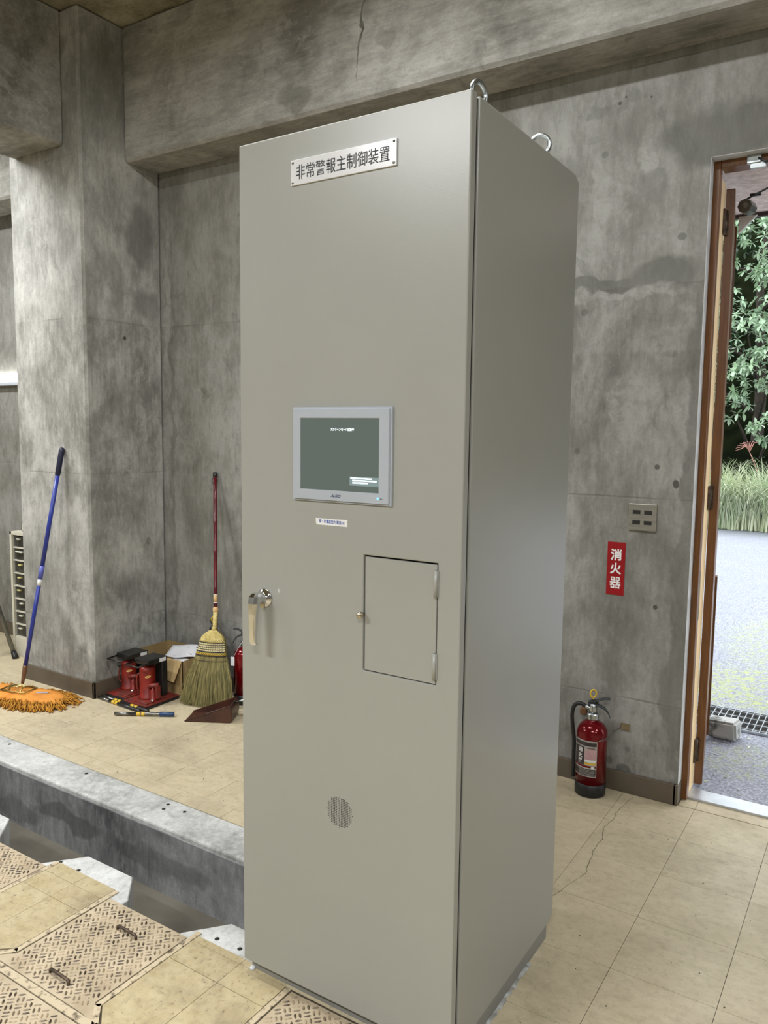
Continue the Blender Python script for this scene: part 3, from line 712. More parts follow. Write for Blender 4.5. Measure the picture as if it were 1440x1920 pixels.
# eye bolts
for (y, rot) in ((0.122, 78), (0.512, 20)):
    b_ = B(); x, z = 0.648, CH
    if y > 0.4: x = 0.645
    b_.lathe([(0.018, 0), (0.018, 0.006), (0.010, 0.010), (0.009, 0.018)], 20, Matrix.Translation((x, y, z)))
    c = Vector((x, y, z+0.042)); d = Vector((cos(radians(rot)), sin(radians(rot)), 0)); R_ = 0.0265
    b_.tube([c + d*R_*cos(a*2*pi/28) + Vector((0, 0, R_*sin(a*2*pi/28))) for a in range(28)], 0.0062, 10, closed=True)
    b_.done('eye_bolt', M['zinc'], cab)

# ------------------------------------------------------------------ things on the back wall
wp = thing('wall_plate', 'square steel wall plate with four black slots above the red sign', 'wall plate', (0.629, WY, 1.25))
B().box(0.570, 0.689, WY-0.009, WY, 1.191, 1.309).done('plate', M['steelplate'], wp, bevel=0.003, seg=2)
for i in (0, 1):
    for j in (0, 1):
        cx, cz_ = 0.6045+i*0.049, 1.272-j*0.045
        B().box(cx-0.0165, cx+0.0165, WY-0.0096, WY-0.008, cz_-0.0085, cz_+0.0085).done('slot', M['gap'], wp)
        B().lathe([(0.0022, 0), (0.0014, 0.0012)], 8, Matrix.Translation((cx+0.001, WY-0.009, cz_+(0.0135 if j == 0 else -0.0135))) @ RX).done('screw', M['zinc'], wp)
sgn = thing('extinguisher_sign', 'red vertical sign with white characters above the right-hand extinguisher', 'sign', (0.5225, WY, 1.01))
B().box(0.483, 0.562, WY-0.0022, WY, 0.895, 1.132).done('sign_board', M['red'], sgn)
for ch, z in (('消', 1.076), ('火', 1.014), ('器', 0.950)):
    text('lettering', ch, 0.050, 0.052, lambda x, y, z=z: (0.5225+x, WY-0.0027, z+y), M['white'], sgn, weight=0.012 if ch == '器' else 0.03)

def extinguisher(cx, cy, label, aim, labelled=True, tagged=False, group='fire extinguishers'):
    """aim: direction the levers point, radians"""
    t = thing('fire_extinguisher', label, 'extinguisher', (cx, cy, 0), group)
    T = Matrix.Translation((cx, cy, 0)); r = 0.0665
    B().lathe([(r-0.006, 0.0), (r+0.001, 0.004), (r+0.0015, 0.058), (r-0.001, 0.0595)], 40, T).done('rubber_base', M['black'], t)
    pr = [(r, 0.045), (r, 0.282)] + [(r*cos(a), 0.282+0.058*sin(a)) for a in [radians(k) for k in range(10, 76, 10)]] + [(0.0215, 0.338), (0.0205, 0.348)]
    body = B().lathe(pr, 48, T).done('cylinder', M['extred'], t)
    B().lathe([(0.0255, 0.343), (0.0262, 0.346), (0.0262, 0.366), (0.0235, 0.370), (0.021, 0.372)], 18, T, smooth=False).done('collar', M['zinc'], t)
    B().lathe([(0.0185, 0.370), (0.0185, 0.392), (0.016, 0.400), (0.0165, 0.412)], 14, T).tube([(cx, cy, 0.385), (cx-0.034*cos(aim), cy-0.034*sin(aim), 0.398)], 0.010, 12).done('valve', M['zinc'], t)
    d = Vector((cos(aim), sin(aim), 0)); n = Vector((-d.y, d.x, 0)); C_ = Vector((cx, cy, 0))
    def leaf_(pts, w, th, nm, mat):
        b_ = B(); v = []; f = []
        for (u, z, wf) in pts:
            for (a, h) in ((-w*wf, -th), (w*wf, -th), (w*wf, th), (-w*wf, th)): v.append(C_ + d*u + n*a + Vector((0, 0, z+h)))
        for i in range(len(pts)-1):
            for k in range(4): f.append((i*4+k, i*4+(k+1) % 4, (i+1)*4+(k+1) % 4, (i+1)*4+k))
        f += [(3, 2, 1, 0), tuple((len(pts)-1)*4+k for k in range(4))]
        b_.add(v, f); return b_.done(nm, mat, t, bevel=0.002, seg=2)
    leaf_([(-0.022, 0.420, 0.8), (0.0, 0.424, 1), (0.024, 0.432, 1), (0.048, 0.440, 1), (0.072, 0.440, 0.8)], 0.0125, 0.0035, 'top_lever', M['greylever'])
    leaf_([(-0.024, 0.410, 0.8), (0.0, 0.410, 1), (0.030, 0.404, 1), (0.052, 0.392, 1), (0.066, 0.374, 1), (0.074, 0.356, 0.8)], 0.0125, 0.005, 'carry_handle', M['greylever'])
    B().box(-0.010, 0.022, -0.007, 0.007, 0.408, 0.432, T @ Matrix.Rotation(aim, 4, 'Z')).done('lever_bracket', M['black'], t, bevel=0.001)
    c = C_ + d*(-0.002) + Vector((0, 0, 0.458)); e = Vector((0.84, 0.54, 0))
    rg = B().tube([c + e*0.0135*cos(a*2*pi/22) + Vector((0, 0, 0.0175*sin(a*2*pi/22))) for a in range(22)], 0.0036, 8, closed=True)
    rg.tube([c+Vector((0, 0, -0.016)), c+Vector((0, 0, -0.030))], 0.003, 8); rg.done('safety_pin', M['yellow'], t)
    # hose
    h0 = C_ - d*0.034 + Vector((0, 0, 0.398)); o_ = -d
    pts = []
    ctrl = [h0, h0+o_*0.022+Vector((0, 0, 0.010)), h0+o_*0.046+Vector((0, 0, 0.000)), h0+o_*0.056+Vector((0, 0, -0.040)), h0+o_*0.052+Vector((0, 0, -0.100)), h0+o_*0.044+Vector((0, 0, -0.16)), h0+o_*0.043+Vector((0, 0, -0.26)), h0+o_*0.043+Vector((0, 0, -0.33))]
    for i in range(len(ctrl)-1):
        a = ctrl[max(i-1, 0)]; b0 = ctrl[i]; c0 = ctrl[i+1]; e0 = ctrl[min(i+2, len(ctrl)-1)]
        for k in range(6):
            u = k/6; pts.append(0.5*((2*b0)+(c0-a)*u+(2*a-5*b0+4*c0-e0)*u*u+(3*b0-a-3*c0+e0)*u**3))
    pts.append(ctrl[-1])
    B().tube(pts, 0.0088, 10).done('hose', M['black'], t)
    if tagged:
        B().box(-0.012, 0.012, -0.0006, 0.0006, 0.232, 0.285, T @ Matrix.Translation((-0.035, -0.070, 0)) @ Matrix.Rotation(0.3, 4, 'Z')).done('inspection_tag', M['paper'], t)
        B().tube([(cx-0.03, cy-0.069, 0.282), (cx-0.01, cy-0.05, 0.335), (cx, cy-0.022, 0.372)], 0.0009, 5).done('tag_string', M['white'], t)
    if not labelled: return t
    # label wrapped round the cylinder
    a0, a1 = radians(-158), radians(-52)
    def pt(x, z, k=0.0010):
        a = (a0+a1)/2 + x/r; return (cx+(r+k)*cos(a), cy+(r+k)*sin(a), z)
    lb_ = B().patch((cx, cy), r+0.0004, a0, a1, 0.098, 0.262).done('label_sheet', M['labelgrey'], t)
    def pan(x0, x1, z0, z1, nm, mat, k=0.0007):
        am = (a0+a1)/2; B().patch((cx, cy), r+k, am+x0/r, am+x1/r, z0, z1, 12).done(nm, M[mat], lb_)
    pan(-0.060, 0.059, 0.238, 0.256, 'label_band', 'labeldark')
    pan(-0.052, 0.0065, 0.150, 0.233, 'label_panel', 'labeldark')
    pan(0.009, 0.057, 0.178, 0.222, 'label_panel', 'labelpink'); pan(0.009, 0.057, 0.166, 0.176, 'label_panel', 'white')
    pan(0.009, 0.057, 0.154, 0.163, 'label_panel', 'yellow'); pan(-0.060, 0.059, 0.140, 0.149, 'label_panel', 'extred')
    pan(0.038, 0.052, 0.1355, 0.147, 'label_panel', 'white', 0.0011)
    pan(-0.060, 0.059, 0.102, 0.134, 'label_panel', 'labeldark')
    for q in range(5): pan(-0.018, 0.054, 0.1055+q*0.0056, 0.1072+q*0.0056, 'label_line', 'labelgrey', 0.0011)
    for q, w in enumerate((0.04, 0.03)): pan(0.012, 0.012+w, 0.228+q*0.0001, 0.231, 'label_line', 'extred', 0.0011)
    for ch, z in (('消', 0.217), ('火', 0.192), ('器', 0.167)):
        text('label_lettering', ch, 0.023, 0.022, lambda x, y, z=z: pt(-0.014+x, z+y, 0.0013), M['white'], lb_, weight=0.03)
    return t
extinguisher(0.477, 1.742, 'red fire extinguisher with white label standing alone right of the cabinet, under the red sign', radians(18))
extinguisher(-1.600, 1.735, 'red fire extinguisher between the straw broom and the cabinet, hanging paper tag', radians(205), labelled=False, tagged=True)
extinguisher(-1.872, 1.752, 'fire extinguisher hidden behind the straw broom, only its handle showing', radians(150), labelled=False)
# anchor plate, wire
an = thing('anchor_plate', 'small brass anchor plate in the wall with a wire to the extinguisher', 'anchor', (0.597, WY, 0.303))
B().box(0.576, 0.618, WY-0.006, WY, 0.288, 0.317).done('plate', M['nickel'], an, bevel=0.001)
wv = [(0.579, WY-0.006, 0.299), (0.565, WY-0.03, 0.292), (0.556, 1.790, 0.288), (0.552, 1.76, 0.281), (0.549, 1.728, 0.276), (0.537, 1.700, 0.272), (0.524, 1.684, 0.268)]
B().tube(wv, 0.0011, 6).tube([(a+0.001, b0, c-0.007*sin(i/2.0)) for i, (a, b0, c) in enumerate(wv)], 0.0009, 6).done('wire', M['steel'], an)
a2 = tag(B().box(0.392, 0.420, WY-0.020, WY, 0.325, 0.352).done('anchor_block', M['bronze'], bevel=0.002), 'small rusty brown block on the wall behind the right extinguisher hose', 'anchor')

# wall lamp behind the pillar
wl = thing('wall_lamp', 'lit fluorescent lamp on the wall behind the pillar at the left edge', 'lamp', (-4.2, WY, 1.96))
B().box(-4.85, -3.55, WY-0.05, WY, 1.905, 1.93).done('housing', M['bezel'], wl, bevel=0.003)
B().tube([(-4.83, WY-0.03, 1.962), (-3.57, WY-0.03, 1.962)], 0.034, 12).done('tube', M['tube'], wl)

# ------------------------------------------------------------------ doorway
dr = thing('door_1', 'brown wooden door standing open to the outside', 'door', (0.85, 2.0, 0)); dr['kind'] = 'structure'
B().box(0.832, 0.8335, WY, 1.901, 0, 2.718).box(0.832, 1.64, WY, 1.901, 2.7165, 2.7185).done('reveal_edge', M['reveal'], dr)
B().box(0.8335, 0.859, 1.900, 1.940, 0.004, 2.716).box(0.8335, 0.853, 1.940, 1.975, 0.004, 2.70).done('door_frame', M['brown'], dr, bevel=0.002)
B().box(0.860, 1.611, 1.900, 1.985, 2.688, 2.7165).done('door_frame', M['brown'], dr, bevel=0.002)
B().box(1.612, 1.64, 1.900, 1.985, 0.004, 2.69).done('door_frame', M['brown'], dr, bevel=0.002)
lab(B().box(0.8335, 0.8500, 1.975, 2.084, 0.004, 2.67).done('daylit_jamb', M['cream'], dr), 'outer jamb of the frame with daylight painted in as cream')  # jamb face, its daylight put into the colour
# leaf, swung outwards about its hinges
LM = Matrix.Translation((0.851, 2.090, 0)) @ Matrix.Rotation(radians(9.0), 4, 'Z')
lf = B().box(0, 0.036, 0, 0.66, 0.006, 2.655, LM).done('door_leaf', M['brown2'], dr, bevel=0.002)
B().box(0.036, 0.047, 0.625, 0.675, 0.02, 0.875, LM).box(0.036, 0.045, 0.625, 0.672, 2.09, 2.64, LM).done('edge_strip', M['brown2'], lf)
for z in (0.12, 1.28, 2.46):
    B().tube([(0.857, 2.080, z), (0.857, 2.080, z+0.105)], 0.0065, 8).box(0.848, 0.858, 2.050, 2.082, z, z+0.105).box(0.852, 0.868, 2.080, 2.0885, z, z+0.105).done('hinge', M['iron'], dr)
lab(B().box(0.8530, 0.8545, 1.945, 1.972, 0.80, 1.02).done('weather_strip', mottled('green seal', rgb(40, 96, 62), rgb(34, 84, 54), 8, 0.6), dr), 'strip of green seal')
# closer
cl = B().lathe([(0.030, 0), (0.031, 0.004), (0.031, 0.15), (0.028, 0.156)], 8, Matrix.Translation((0.893, 2.30, 2.630)) @ Matrix.Rotation(radians(-82), 4, 'X'), smooth=False).done('door_closer', M['ladder'], dr)
B().lathe([(0.013, 0), (0.012, 0.003)], 16, Matrix.Translation((0.893, 2.298, 2.632)) @ RX).done('end_screw', M['plinth'], cl)
B().prism([(0, 0), (0.075, 0.0), (0.0, -0.075)], -0.01, 0.01, Matrix.Translation((0.862, 2.37, 2.60)) @ RX).done('closer_bracket', M['acryl'], cl)
B().tube([(0.875, 2.34, 2.66), (0.90, 2.33, 2.668), (0.93, 2.30, 2.672), (1.02, 2.2, 2.675), (1.25, 1.98, 2.672)], 0.0045, 6).box(-0.022, 0.022, -0.006, 0.006, -0.006, 0.006, Matrix.Translation((0.935, 2.30, 2.672))).done('closer_arm', M['blackpaint'], cl)
B().box(0.958, 1.010, 1.885, 1.905, 2.684, 2.716).box(0.970, 1.030, 1.890, 1.900, 2.664, 2.690).done('frame_bracket', M['zinc'], dr, bevel=0.002)
B().tube([(1.00, 1.882, 2.70), (1.03, 1.88, 2.680), (1.08, 1.885, 2.682), (1.2, 1.89, 2.70)], 0.004, 6).done('cable', M['black'], dr)
sl = B().box(0.836, 1.64, 1.925, 1.985, -0.003, 0.010).box(0.836, 1.64, 1.985, 2.045, -0.010, 0.004).done('trim_1', M['alu'], bevel=0.002)
struct(sl, 'aluminium door sill')

# ------------------------------------------------------------------ outside
gd = B().box(-14, 14, 2.0, 13.3, -0.35, -0.010).done('ground', M['asphalt']); struct(gd, 'grey asphalt yard outside the door', 'ground')
struct(B().box(-7, 7.4, 2.0, 2.2, 2.80, 4.05).box(-7, 7.4, 2.2, 3.02, 2.775, 2.90).done('canopy', M['soffit']), 'pinkish concrete canopy over the doorway', 'canopy')
struct(B().box(-7, 7.4, 3.02, 3.05, 2.755, 2.93).done('trim_2', M['darkedge']), 'dark drip edge of the canopy')
# drain grating
gt = thing('drain_grating', 'galvanised drain grating set in the asphalt outside the door', 'grating', (1.0, 3.1, 0))
B().box(0.10, 2.2, 2.945, 3.275, -0.0098, -0.0085).done('drain_pit', M['gap'], gt)
x = 0.11
while x < 2.2:
    B().box(x-0.002, x+0.002, 2.95, 3.27, -0.009, 0.004).done('bearing_bar', M['grate'], gt); x += 0.0335
for y in (2.948, 2.975, 3.065, 3.155, 3.245, 3.272):
    B().box(0.10, 2.2, y-0.003, y+0.003, -0.009, 0.005).done('cross_bar', M['grate'], gt)
# door-stop stone
sb = bmesh.new(); bmesh.ops.create_cube(sb, size=1)
for v in sb.verts: v.co = Vector((0.855+v.co.x*0.15, 2.80+v.co.y*0.11, 0.040+v.co.z*0.098)) + Vector((random.uniform(-.012, .012), random.uniform(-.01, .01), random.uniform(-.006, .008)))
bmesh.ops.bevel(sb, geom=sb.edges[:], offset=0.012, segments=2, affect='EDGES')
me = bpy.data.meshes.new('stone_block'); sb.to_mesh(me); sb.free(); me.materials.append(M['stone'])
so = bpy.data.objects.new('stone_block', me); COL.objects.link(so); tag(so, 'rough grey stone holding the open door at the drain', 'stone')
lo = min(v.co.z for v in me.vertices)
for v in me.vertices: v.co.z += -0.010-lo
# fallen leaves on the asphalt
flb = B()
for k in range(70):
    x, y = random.uniform(0.6, 1.6), (random.uniform(2.1, 2.9) if k % 3 else random.uniform(3.35, 5)); a = random.uniform(0, 6.3); s = random.uniform(.006, .016)
    flb.add([(x+s*cos(a), y+s*sin(a), -.007), (x-s*.4*sin(a), y+s*.4*cos(a), -.005), (x-s*cos(a), y-s*sin(a), -.008), (x+s*.4*sin(a), y-s*.4*cos(a), -.008)], [(0, 1, 2, 3)])
tag(flb.done('leaf_litter', mottled('pale dry leaf', rgb(214, 214, 196), rgb(180, 176, 140), 3, 0.8)), 'pale leaf scraps scattered on the asphalt by the door', 'leaves', kind='stuff')

# wooded bank behind the yard
hb = B(); nx, ny = 40, 14; v = []; f = []
for j in range(ny+1):
    for i in range(nx+1):
        x = -18+36*i/nx; y = 13.2+j*0.9
        z = -0.02 + (0 if j == 0 else 0.5*(j**1.35)*0.55 + random.uniform(-.2, .2))
        v.append((x, y, z))
for j in range(ny):
    for i in range(nx): f.append((j*(nx+1)+i, j*(nx+1)+i+1, (j+1)*(nx+1)+i+1, (j+1)*(nx+1)+i))
hb.add(v, f, None, True); struct(hb.done('wooded_bank', M['soil']), 'dark wooded bank rising behind the yard', 'ground')

leaf_v = [(0, 0, 0), (0.30, 0.19, 0.03), (0.68, 0.20, 0.03), (1, 0, -0.08), (0.68, -0.20, 0.03), (0.30, -0.19, 0.03), (0.5, 0, -0.02)]
leaf_f = [(0, 6, 1), (1, 6, 2), (2, 6, 3), (0, 5, 6), (5, 4, 6), (4, 3, 6)]
def leaf_matrix(p, d, s, roll):
    d = d.normalized(); up = Vector((0, 0, 1)); a = up.cross(d)
    if a.length < 1e-3: a = Vector((1, 0, 0))
    a.normalize(); n = d.cross(a)
    m = Matrix((d, a, n)).transposed().to_4x4() @ Matrix.Rotation(roll, 4, 'X') @ Matrix.Scale(s, 4)
    m.translation = p; return m
lm = bpy.data.meshes.new('leaf'); lm.from_pydata(leaf_v, [], leaf_f); lm.materials.append(M['leaf'])
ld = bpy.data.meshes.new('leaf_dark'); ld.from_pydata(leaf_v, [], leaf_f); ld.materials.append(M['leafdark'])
def tree(x, y, h, puffs, label, n_part, mesh, mat, rnd, s=0.15, dens=60):
    """puffs: (x, y, z, r) leafy masses; rosettes of leaves sit on their surfaces facing out and down"""
    t = thing('broadleaf_tree', label, 'tree', (x, y, 0))
    if n_part: puffs = [(a*1.02-0.1, b0+1.3, 1.61+(c-1.61)*1.08, d) for (a, b0, c, d) in puffs]; y += 1.3
    tb = B().tube([(x, y, -0.1), (x+0.05, y, h*0.4), (x-0.1, y+0.1, h*0.8), (x, y, h)], [0.14, 0.11, 0.07, 0.03], 10)
    for (px, py, pz, r) in puffs[::2]: tb.tube([(x, y, max(0.4, pz-1.1)), ((x+px)/2, (y+py)/2, pz-0.5), (px, py, pz)], [0.05, 0.03, 0.012], 6)
    tb.done('trunk', M['bark'], t)
    V = []; Fc = []; parts = 0
    lst = []
    for (px, py, pz, r) in puffs:
        for k in range(int(dens*r*r)):
            d = Vector((rnd.gauss(0, 1), rnd.gauss(0, 1)-0.7, rnd.gauss(0, 1)+0.2)).normalized()
            c = Vector((px, py, pz)) + Vector((d.x*r, d.y*r, d.z*r*0.62))*rnd.uniform(0.75, 1.05)
            lst.append((c, d))
    for (c, d) in lst:
        m = rnd.randint(5, 8); a0 = rnd.uniform(0, 6.28)
        ax = (d + Vector((0, -0.5, 0.5))).normalized(); e1 = ax.cross(Vector((0, 0, 1)));
        if e1.length < 1e-3: e1 = Vector((1, 0, 0))
        e1.normalize(); e2 = ax.cross(e1)
        for q in range(m):
            a = a0+q*2*pi/m+rnd.uniform(-.25, .25)
            dd = (e1*cos(a)+e2*sin(a))*1.0 + ax*rnd.uniform(-.1, .5) + Vector((0, 0, -0.25))
            mt = leaf_matrix(c, dd, s*rnd.uniform(.7, 1.15), rnd.uniform(-.4, .4))
            # leaves in the line of sight through the doorway are single objects
            k_ = (c.y+1.6246)/(14+1.6246)
            vis = n_part and (1.5218+(-1.35-1.5218)*k_ < c.x < 1.5218+(-0.55-1.5218)*k_) and c.z < 6.2 and c.y < puffs[0][1]
            if vis and parts < n_part:
                o = bpy.data.objects.new('leaf', mesh); COL.objects.link(o); par(o, t); o.matrix_basis = Matrix.Translation(o.location) @ mt; parts += 1
            else:
                b0 = len(V); V += [mt @ Vector(q_) for q_ in leaf_v]; Fc += [tuple(b0+i for i in fc) for fc in leaf_f]
    me = bpy.data.meshes.new('foliage'); me.from_pydata(V, [], Fc); me.materials.append(mat)
    o = bpy.data.objects.new('foliage', me); COL.objects.link(o); par(o, t); o['kind'] = 'stuff'
    return t
rnd = random.Random(11)
pf = [(-0.9, 14.2, 3.4, 0.8), (-1.7, 14.3, 3.9, 0.9), (-0.4, 14.1, 2.8, 0.75), (-1.2, 14.1, 2.55, 0.65), (-0.1, 14.3, 3.9, 0.9), (-1.0, 14.5, 5.2, 0.9), (-2.4, 14.4, 3.0, 0.9), (0.6, 14.5, 3.2, 0.9), (-0.35, 13.9, 1.75, 0.45),
      (-0.6, 14.5, 4.5, 0.5), (0.3, 14.7, 5.0, 0.9), (-2.2, 14.7, 4.9, 0.9), (-1.4, 14.8, 6.4, 0.9), (0.2, 14.8, 6.3, 1.0), (-3.2, 14.7, 4.0, 0.9), (1.4, 14.7, 4.2, 1.0), (-1.1, 14.0, 2.1, 0.35)]
tree(-0.9, 15.1, 6.0, pf, 'broad-leaved tree with bright rosettes of leaves seen through the doorway', 290, lm, M['leaf'], rnd, 0.15, 105)
rnd = random.Random(12)
pf = [(-4+1.3*i, 19.0+rnd.uniform(-.4, .4), 1.6+rnd.uniform(0, .4)+2.1*j, 1.15) for i in range(8) for j in range(5)]
tree(1.5, 20.2, 8.0, pf, 'tree in the wood behind the bright one, shade painted into its leaves', 0, ld, M['leafdark'], rnd, 0.16, 34)

def grass_clump(name, label, x0, x1, y0, y1, n, rnd, hmin=0.55, hmax=1.25):
    V = []; Fc = []
    for k in range(n):
        if k % 30 == 0: cx, cy = rnd.uniform(x0, x1), rnd.uniform(y0, y1)
        x, y = cx+rnd.gauss(0, .06), cy+rnd.gauss(0, .05); a = rnd.uniform(-2.9, 0.0) if rnd.random() < .7 else rnd.uniform(0, 6.28); L = rnd.uniform(hmin, hmax); w = rnd.uniform(.007, .014)
        d = Vector((cos(a), sin(a), 0)); sd = Vector((-d.y, d.x, 0)); b0 = len(V); seg = 6; bend = rnd.uniform(.45, 1.0)
        for i in range(seg+1):
            u = i/seg; p = Vector((x, y, 0)) + d*(L*bend*0.62*u**1.7) + Vector((0, 0, L*(u - bend*0.62*u**2.6)*0.95))
            p.z = max(p.z, 0.0)
            ww = w*(1-u*.9); V += [p-sd*ww, p+sd*ww]
        for i in range(seg): Fc.append((b0+2*i, b0+2*i+1, b0+2*i+3, b0+2*i+2))
    me = bpy.data.meshes.new(name); me.from_pydata(V, [], Fc); me.materials.append(M['grass'])
    o = bpy.data.objects.new(name, me); COL.objects.link(o); tag(o, label, 'grass', kind='stuff'); return o
rnd = random.Random(21)
grass_clump('tall_grass', 'tall arching grass along the far edge of the asphalt', -4.0, 2.5, 12.75, 13.15, 8000, rnd, 0.8, 1.9)
pl = B(); c0 = Vector((-0.46, 13.0, 0))
pl.tube([c0+Vector((0.18, 0, 0.6)), c0+Vector((0.08, 0, 1.0)), c0+Vector((-0.06, 0, 1.32)), c0+Vector((-0.14, 0, 1.45))], 0.006, 5)
for k in range(9):
    a = radians(60+k*15); pl.tube([c0+Vector((-0.06-0.008*k, 0, 1.32+0.012*k)), c0+Vector((-0.06+0.13*cos(a), 0, 1.34+0.12*sin(a)+.03)), c0+Vector((-0.06+0.23*cos(a), 0.02, 1.33+0.17*sin(a)))], [0.009, 0.006, 0.003], 5)
tag(pl.done('grass_plume', M['plume']), 'single brownish pampas plume above the tall grass', 'plant')

# ------------------------------------------------------------------ mop
mp = thing('dust_mop', 'blue-handled dust mop with orange cloth and ochre yarn leaning on the pillar', 'mop', (-2.72, 1.02, 0))
P0, P1 = Vector((-2.735, 1.028, 0.045)), Vector((-2.598, 1.257, 1.487))
def lerp(u): return P0+(P1-P0)*u
B().tube([lerp(0.105), lerp(0.50)], 0.0118, 14).done('pole', M['mopblue'], mp)
lab(B().tube([lerp(0.46), lerp(0.515)], 0.0136, 14).done('sleeve', M['mopblue2'], mp), 'lilac-blue joint sleeve')
B().tube([lerp(0.515), lerp(0.89)], 0.0125, 14).done('pole', M['mopblue'], mp)
B().tube([lerp(0.885), lerp(0.89), lerp(0.985), lerp(0.997), lerp(1.0)], [0.0128, 0.0155, 0.0165, 0.013, 0.006], 16).done('grip', M['mopnavy'], mp)
lab(B().tube([lerp(0.435), lerp(0.462)], 0.0126, 14).done('sticker', M['white'], mp), 'pale peeling sticker')
B().tube([lerp(0.03), lerp(0.04), lerp(0.10), lerp(0.105)], [0.0085, 0.010, 0.0145, 0.012], 12).done('socket', M['bronze'], mp)
ang = radians(15); MA = Matrix.Translation((-2.725, 1.005, 0)) @ Matrix.Rotation(ang, 4, 'Z')
def mop_cloth():
    b_ = B(); nu, nv = 40, 12; v = []; f = []
    for i in range(nu+1):
        for j in range(nv+1):
            a = 2*pi*i/nu; r = j/nv
            x = 0.315*r*cos(a)*(1.0 if abs(cos(a)) < .9 else 1.0); y = 0.092*r*sin(a)*(1.15)
            sx = abs(cos(a))**0.55*(1 if cos(a) > 0 else -1)*0.315*r; sy = abs(sin(a))**0.75*(1 if sin(a) > 0 else -1)*0.098*r
            z = 0.046+0.012*(1-r**4)+0.004*sin(sx*30)*sin(sy*40)-0.018*max(0, r-.9)*10
            v.append((sx, sy, z))
    for i in range(nu):
        for j in range(nv): f.append((i*(nv+1)+j, (i+1)*(nv+1)+j, (i+1)*(nv+1)+j+1, i*(nv+1)+j+1))
    b_.add(v, f, MA, True); return b_
mop_cloth().done('cloth', M['orange'], mp, weld=True)
V = []; yb = B(); rnd = random.Random(5)
for k in range(1150):
    a = rnd.uniform(0, 2*pi); ca, sa = cos(a), sin(a)
    sx = abs(ca)**0.55*(1 if ca > 0 else -1)*0.318; sy = abs(sa)**0.75*(1 if sa > 0 else -1)*0.098
    rr = rnd.uniform(0.55, 1.0); sx *= rr; sy *= rr
    nx_, ny_ = sx/0.32, sy/0.10; l = math.hypot(nx_, ny_) or 1; nx_, ny_ = nx_/l*0.75, ny_/l
    L = rnd.uniform(0.055, 0.100); w = rnd.uniform(-.03, .03); zz = rnd.uniform(0.012, 0.040)
    q = [(sx, sy, zz), (sx+nx_*L*.45+w*.4, sy+ny_*L*.45, zz+rnd.uniform(-.002, .010)), (sx+nx_*L*.85+w, sy+ny_*L*.85+w*.3, rnd.uniform(.006, .022)), (sx+nx_*L*.95+w*1.3, sy+ny_*L*.95+w*.3, 0.004), (sx+nx_*L*.6+w*1.7, sy+ny_*L*.6, 0.004)]
    yb.tube([MA @ Vector(p) for p in q], 0.0034, 4)
yb.done('yarn_fringe', M['yarn'], mp, kind='stuff')
B().tube([MA @ Vector(p) for p in ((-0.085, -0.052, .066), (0.0, -0.056, .066), (0.085, -0.052, .066), (0.088, 0.050, .066), (0, 0.054, .066), (-0.088, 0.050, .066))], 0.0048, 8, closed=True).tube([MA @ Vector(p) for p in ((-0.055, -0.05, .066), (-0.045, -.02, .078), (-0.045, .02, .078), (-.055, .05, .066))], 0.004, 8).tube([MA @ Vector(p) for p in ((0.055, -0.05, .066), (0.045, -.02, .078), (0.045, .02, .078), (.055, .05, .066))], 0.004, 8).tube([MA @ Vector(p) for p in ((-0.05, 0, .078), (0.0, .0, .086), (.05, 0, .078))], 0.005, 8).tube([MA @ Vector(p) for p in ((-.03, -.045, .072), (-.01, -.03, .088), (.02, -.02, .084), (.035, -.045, .070))], 0.004, 8).done('clamp_frame', M['brass'], mp)
lab(B().prism([(0.135, -0.012), (0.20, 0.012), (0.196, 0.026), (0.131, 0.002)], 0.058, 0.0615, MA).done('cloth_tag', M['bezel'], mp), 'grey woven tag')

# ------------------------------------------------------------------ broom
br = thing('straw_broom', 'straw broom with a maroon bamboo handle leaning on the wall', 'broom', (-1.73, 1.55, 0))
NK, TP = Vector((-1.765, 1.662, 0.535)), Vector((-1.913, 1.818, 1.345))
def bl(u): return NK+(TP-NK)*u
pts = []; rs = []
for (u, r) in ((0.02, .0105), (0.16, .0108), (0.17, .0122), (0.18, .0108), (0.42, .0110), (0.43, .0128), (0.44, .0110), (0.63, .0112), (0.64, .0130), (0.65, .0112), (0.80, .0112), (0.81, .0126), (0.82, .0112), (0.985, .0112)): pts.append(bl(u)); rs.append(r)
hdl = B().tube(pts, rs, 12).done('handle', M['maroon'], br)
lab(B().tube([bl(0.065), bl(0.12)], 0.0124, 12).done('paper_band', M['wood'], br), 'cream paper band')
B().tube([bl(0.062), bl(0.067)], 0.0126, 12).tube([bl(0.118), bl(0.123)], 0.0126, 12).done('band_edge', M['white'], br)
B().tube([bl(0.965), bl(0.97), bl(0.995), bl(1.0)], [0.0115, 0.0145, 0.0145, 0.009], 12).done('end_cap', M['black'], br)
cc = bl(0.965)+Vector((0.0, -0.004, -0.01)); B().tube([cc+Vector((0.84*0.017*cos(a*pi/9), 0.54*0.017*cos(a*pi/9), -0.012+0.020*sin(a*pi/9))) for a in range(18)], 0.0022, 6, closed=True).done('hanging_loop', M['black'], br)
B().tube([bl(-0.004), bl(0.004), bl(0.026), bl(0.034)], [0.011, 0.0165, 0.0165, 0.012], 14).done('collar', M['wood'], br)
lab(B().tube([bl(0.0), NK+Vector((0.004, -0.008, -0.05)), NK+Vector((0.006, -0.014, -0.085)), NK+Vector((0.006, -0.02, -0.105))], [0.014, 0.0145, 0.0125, 0.016], 14).done('neck_binding', M['strawpale'], br), 'pale straw neck bound with dark thread')
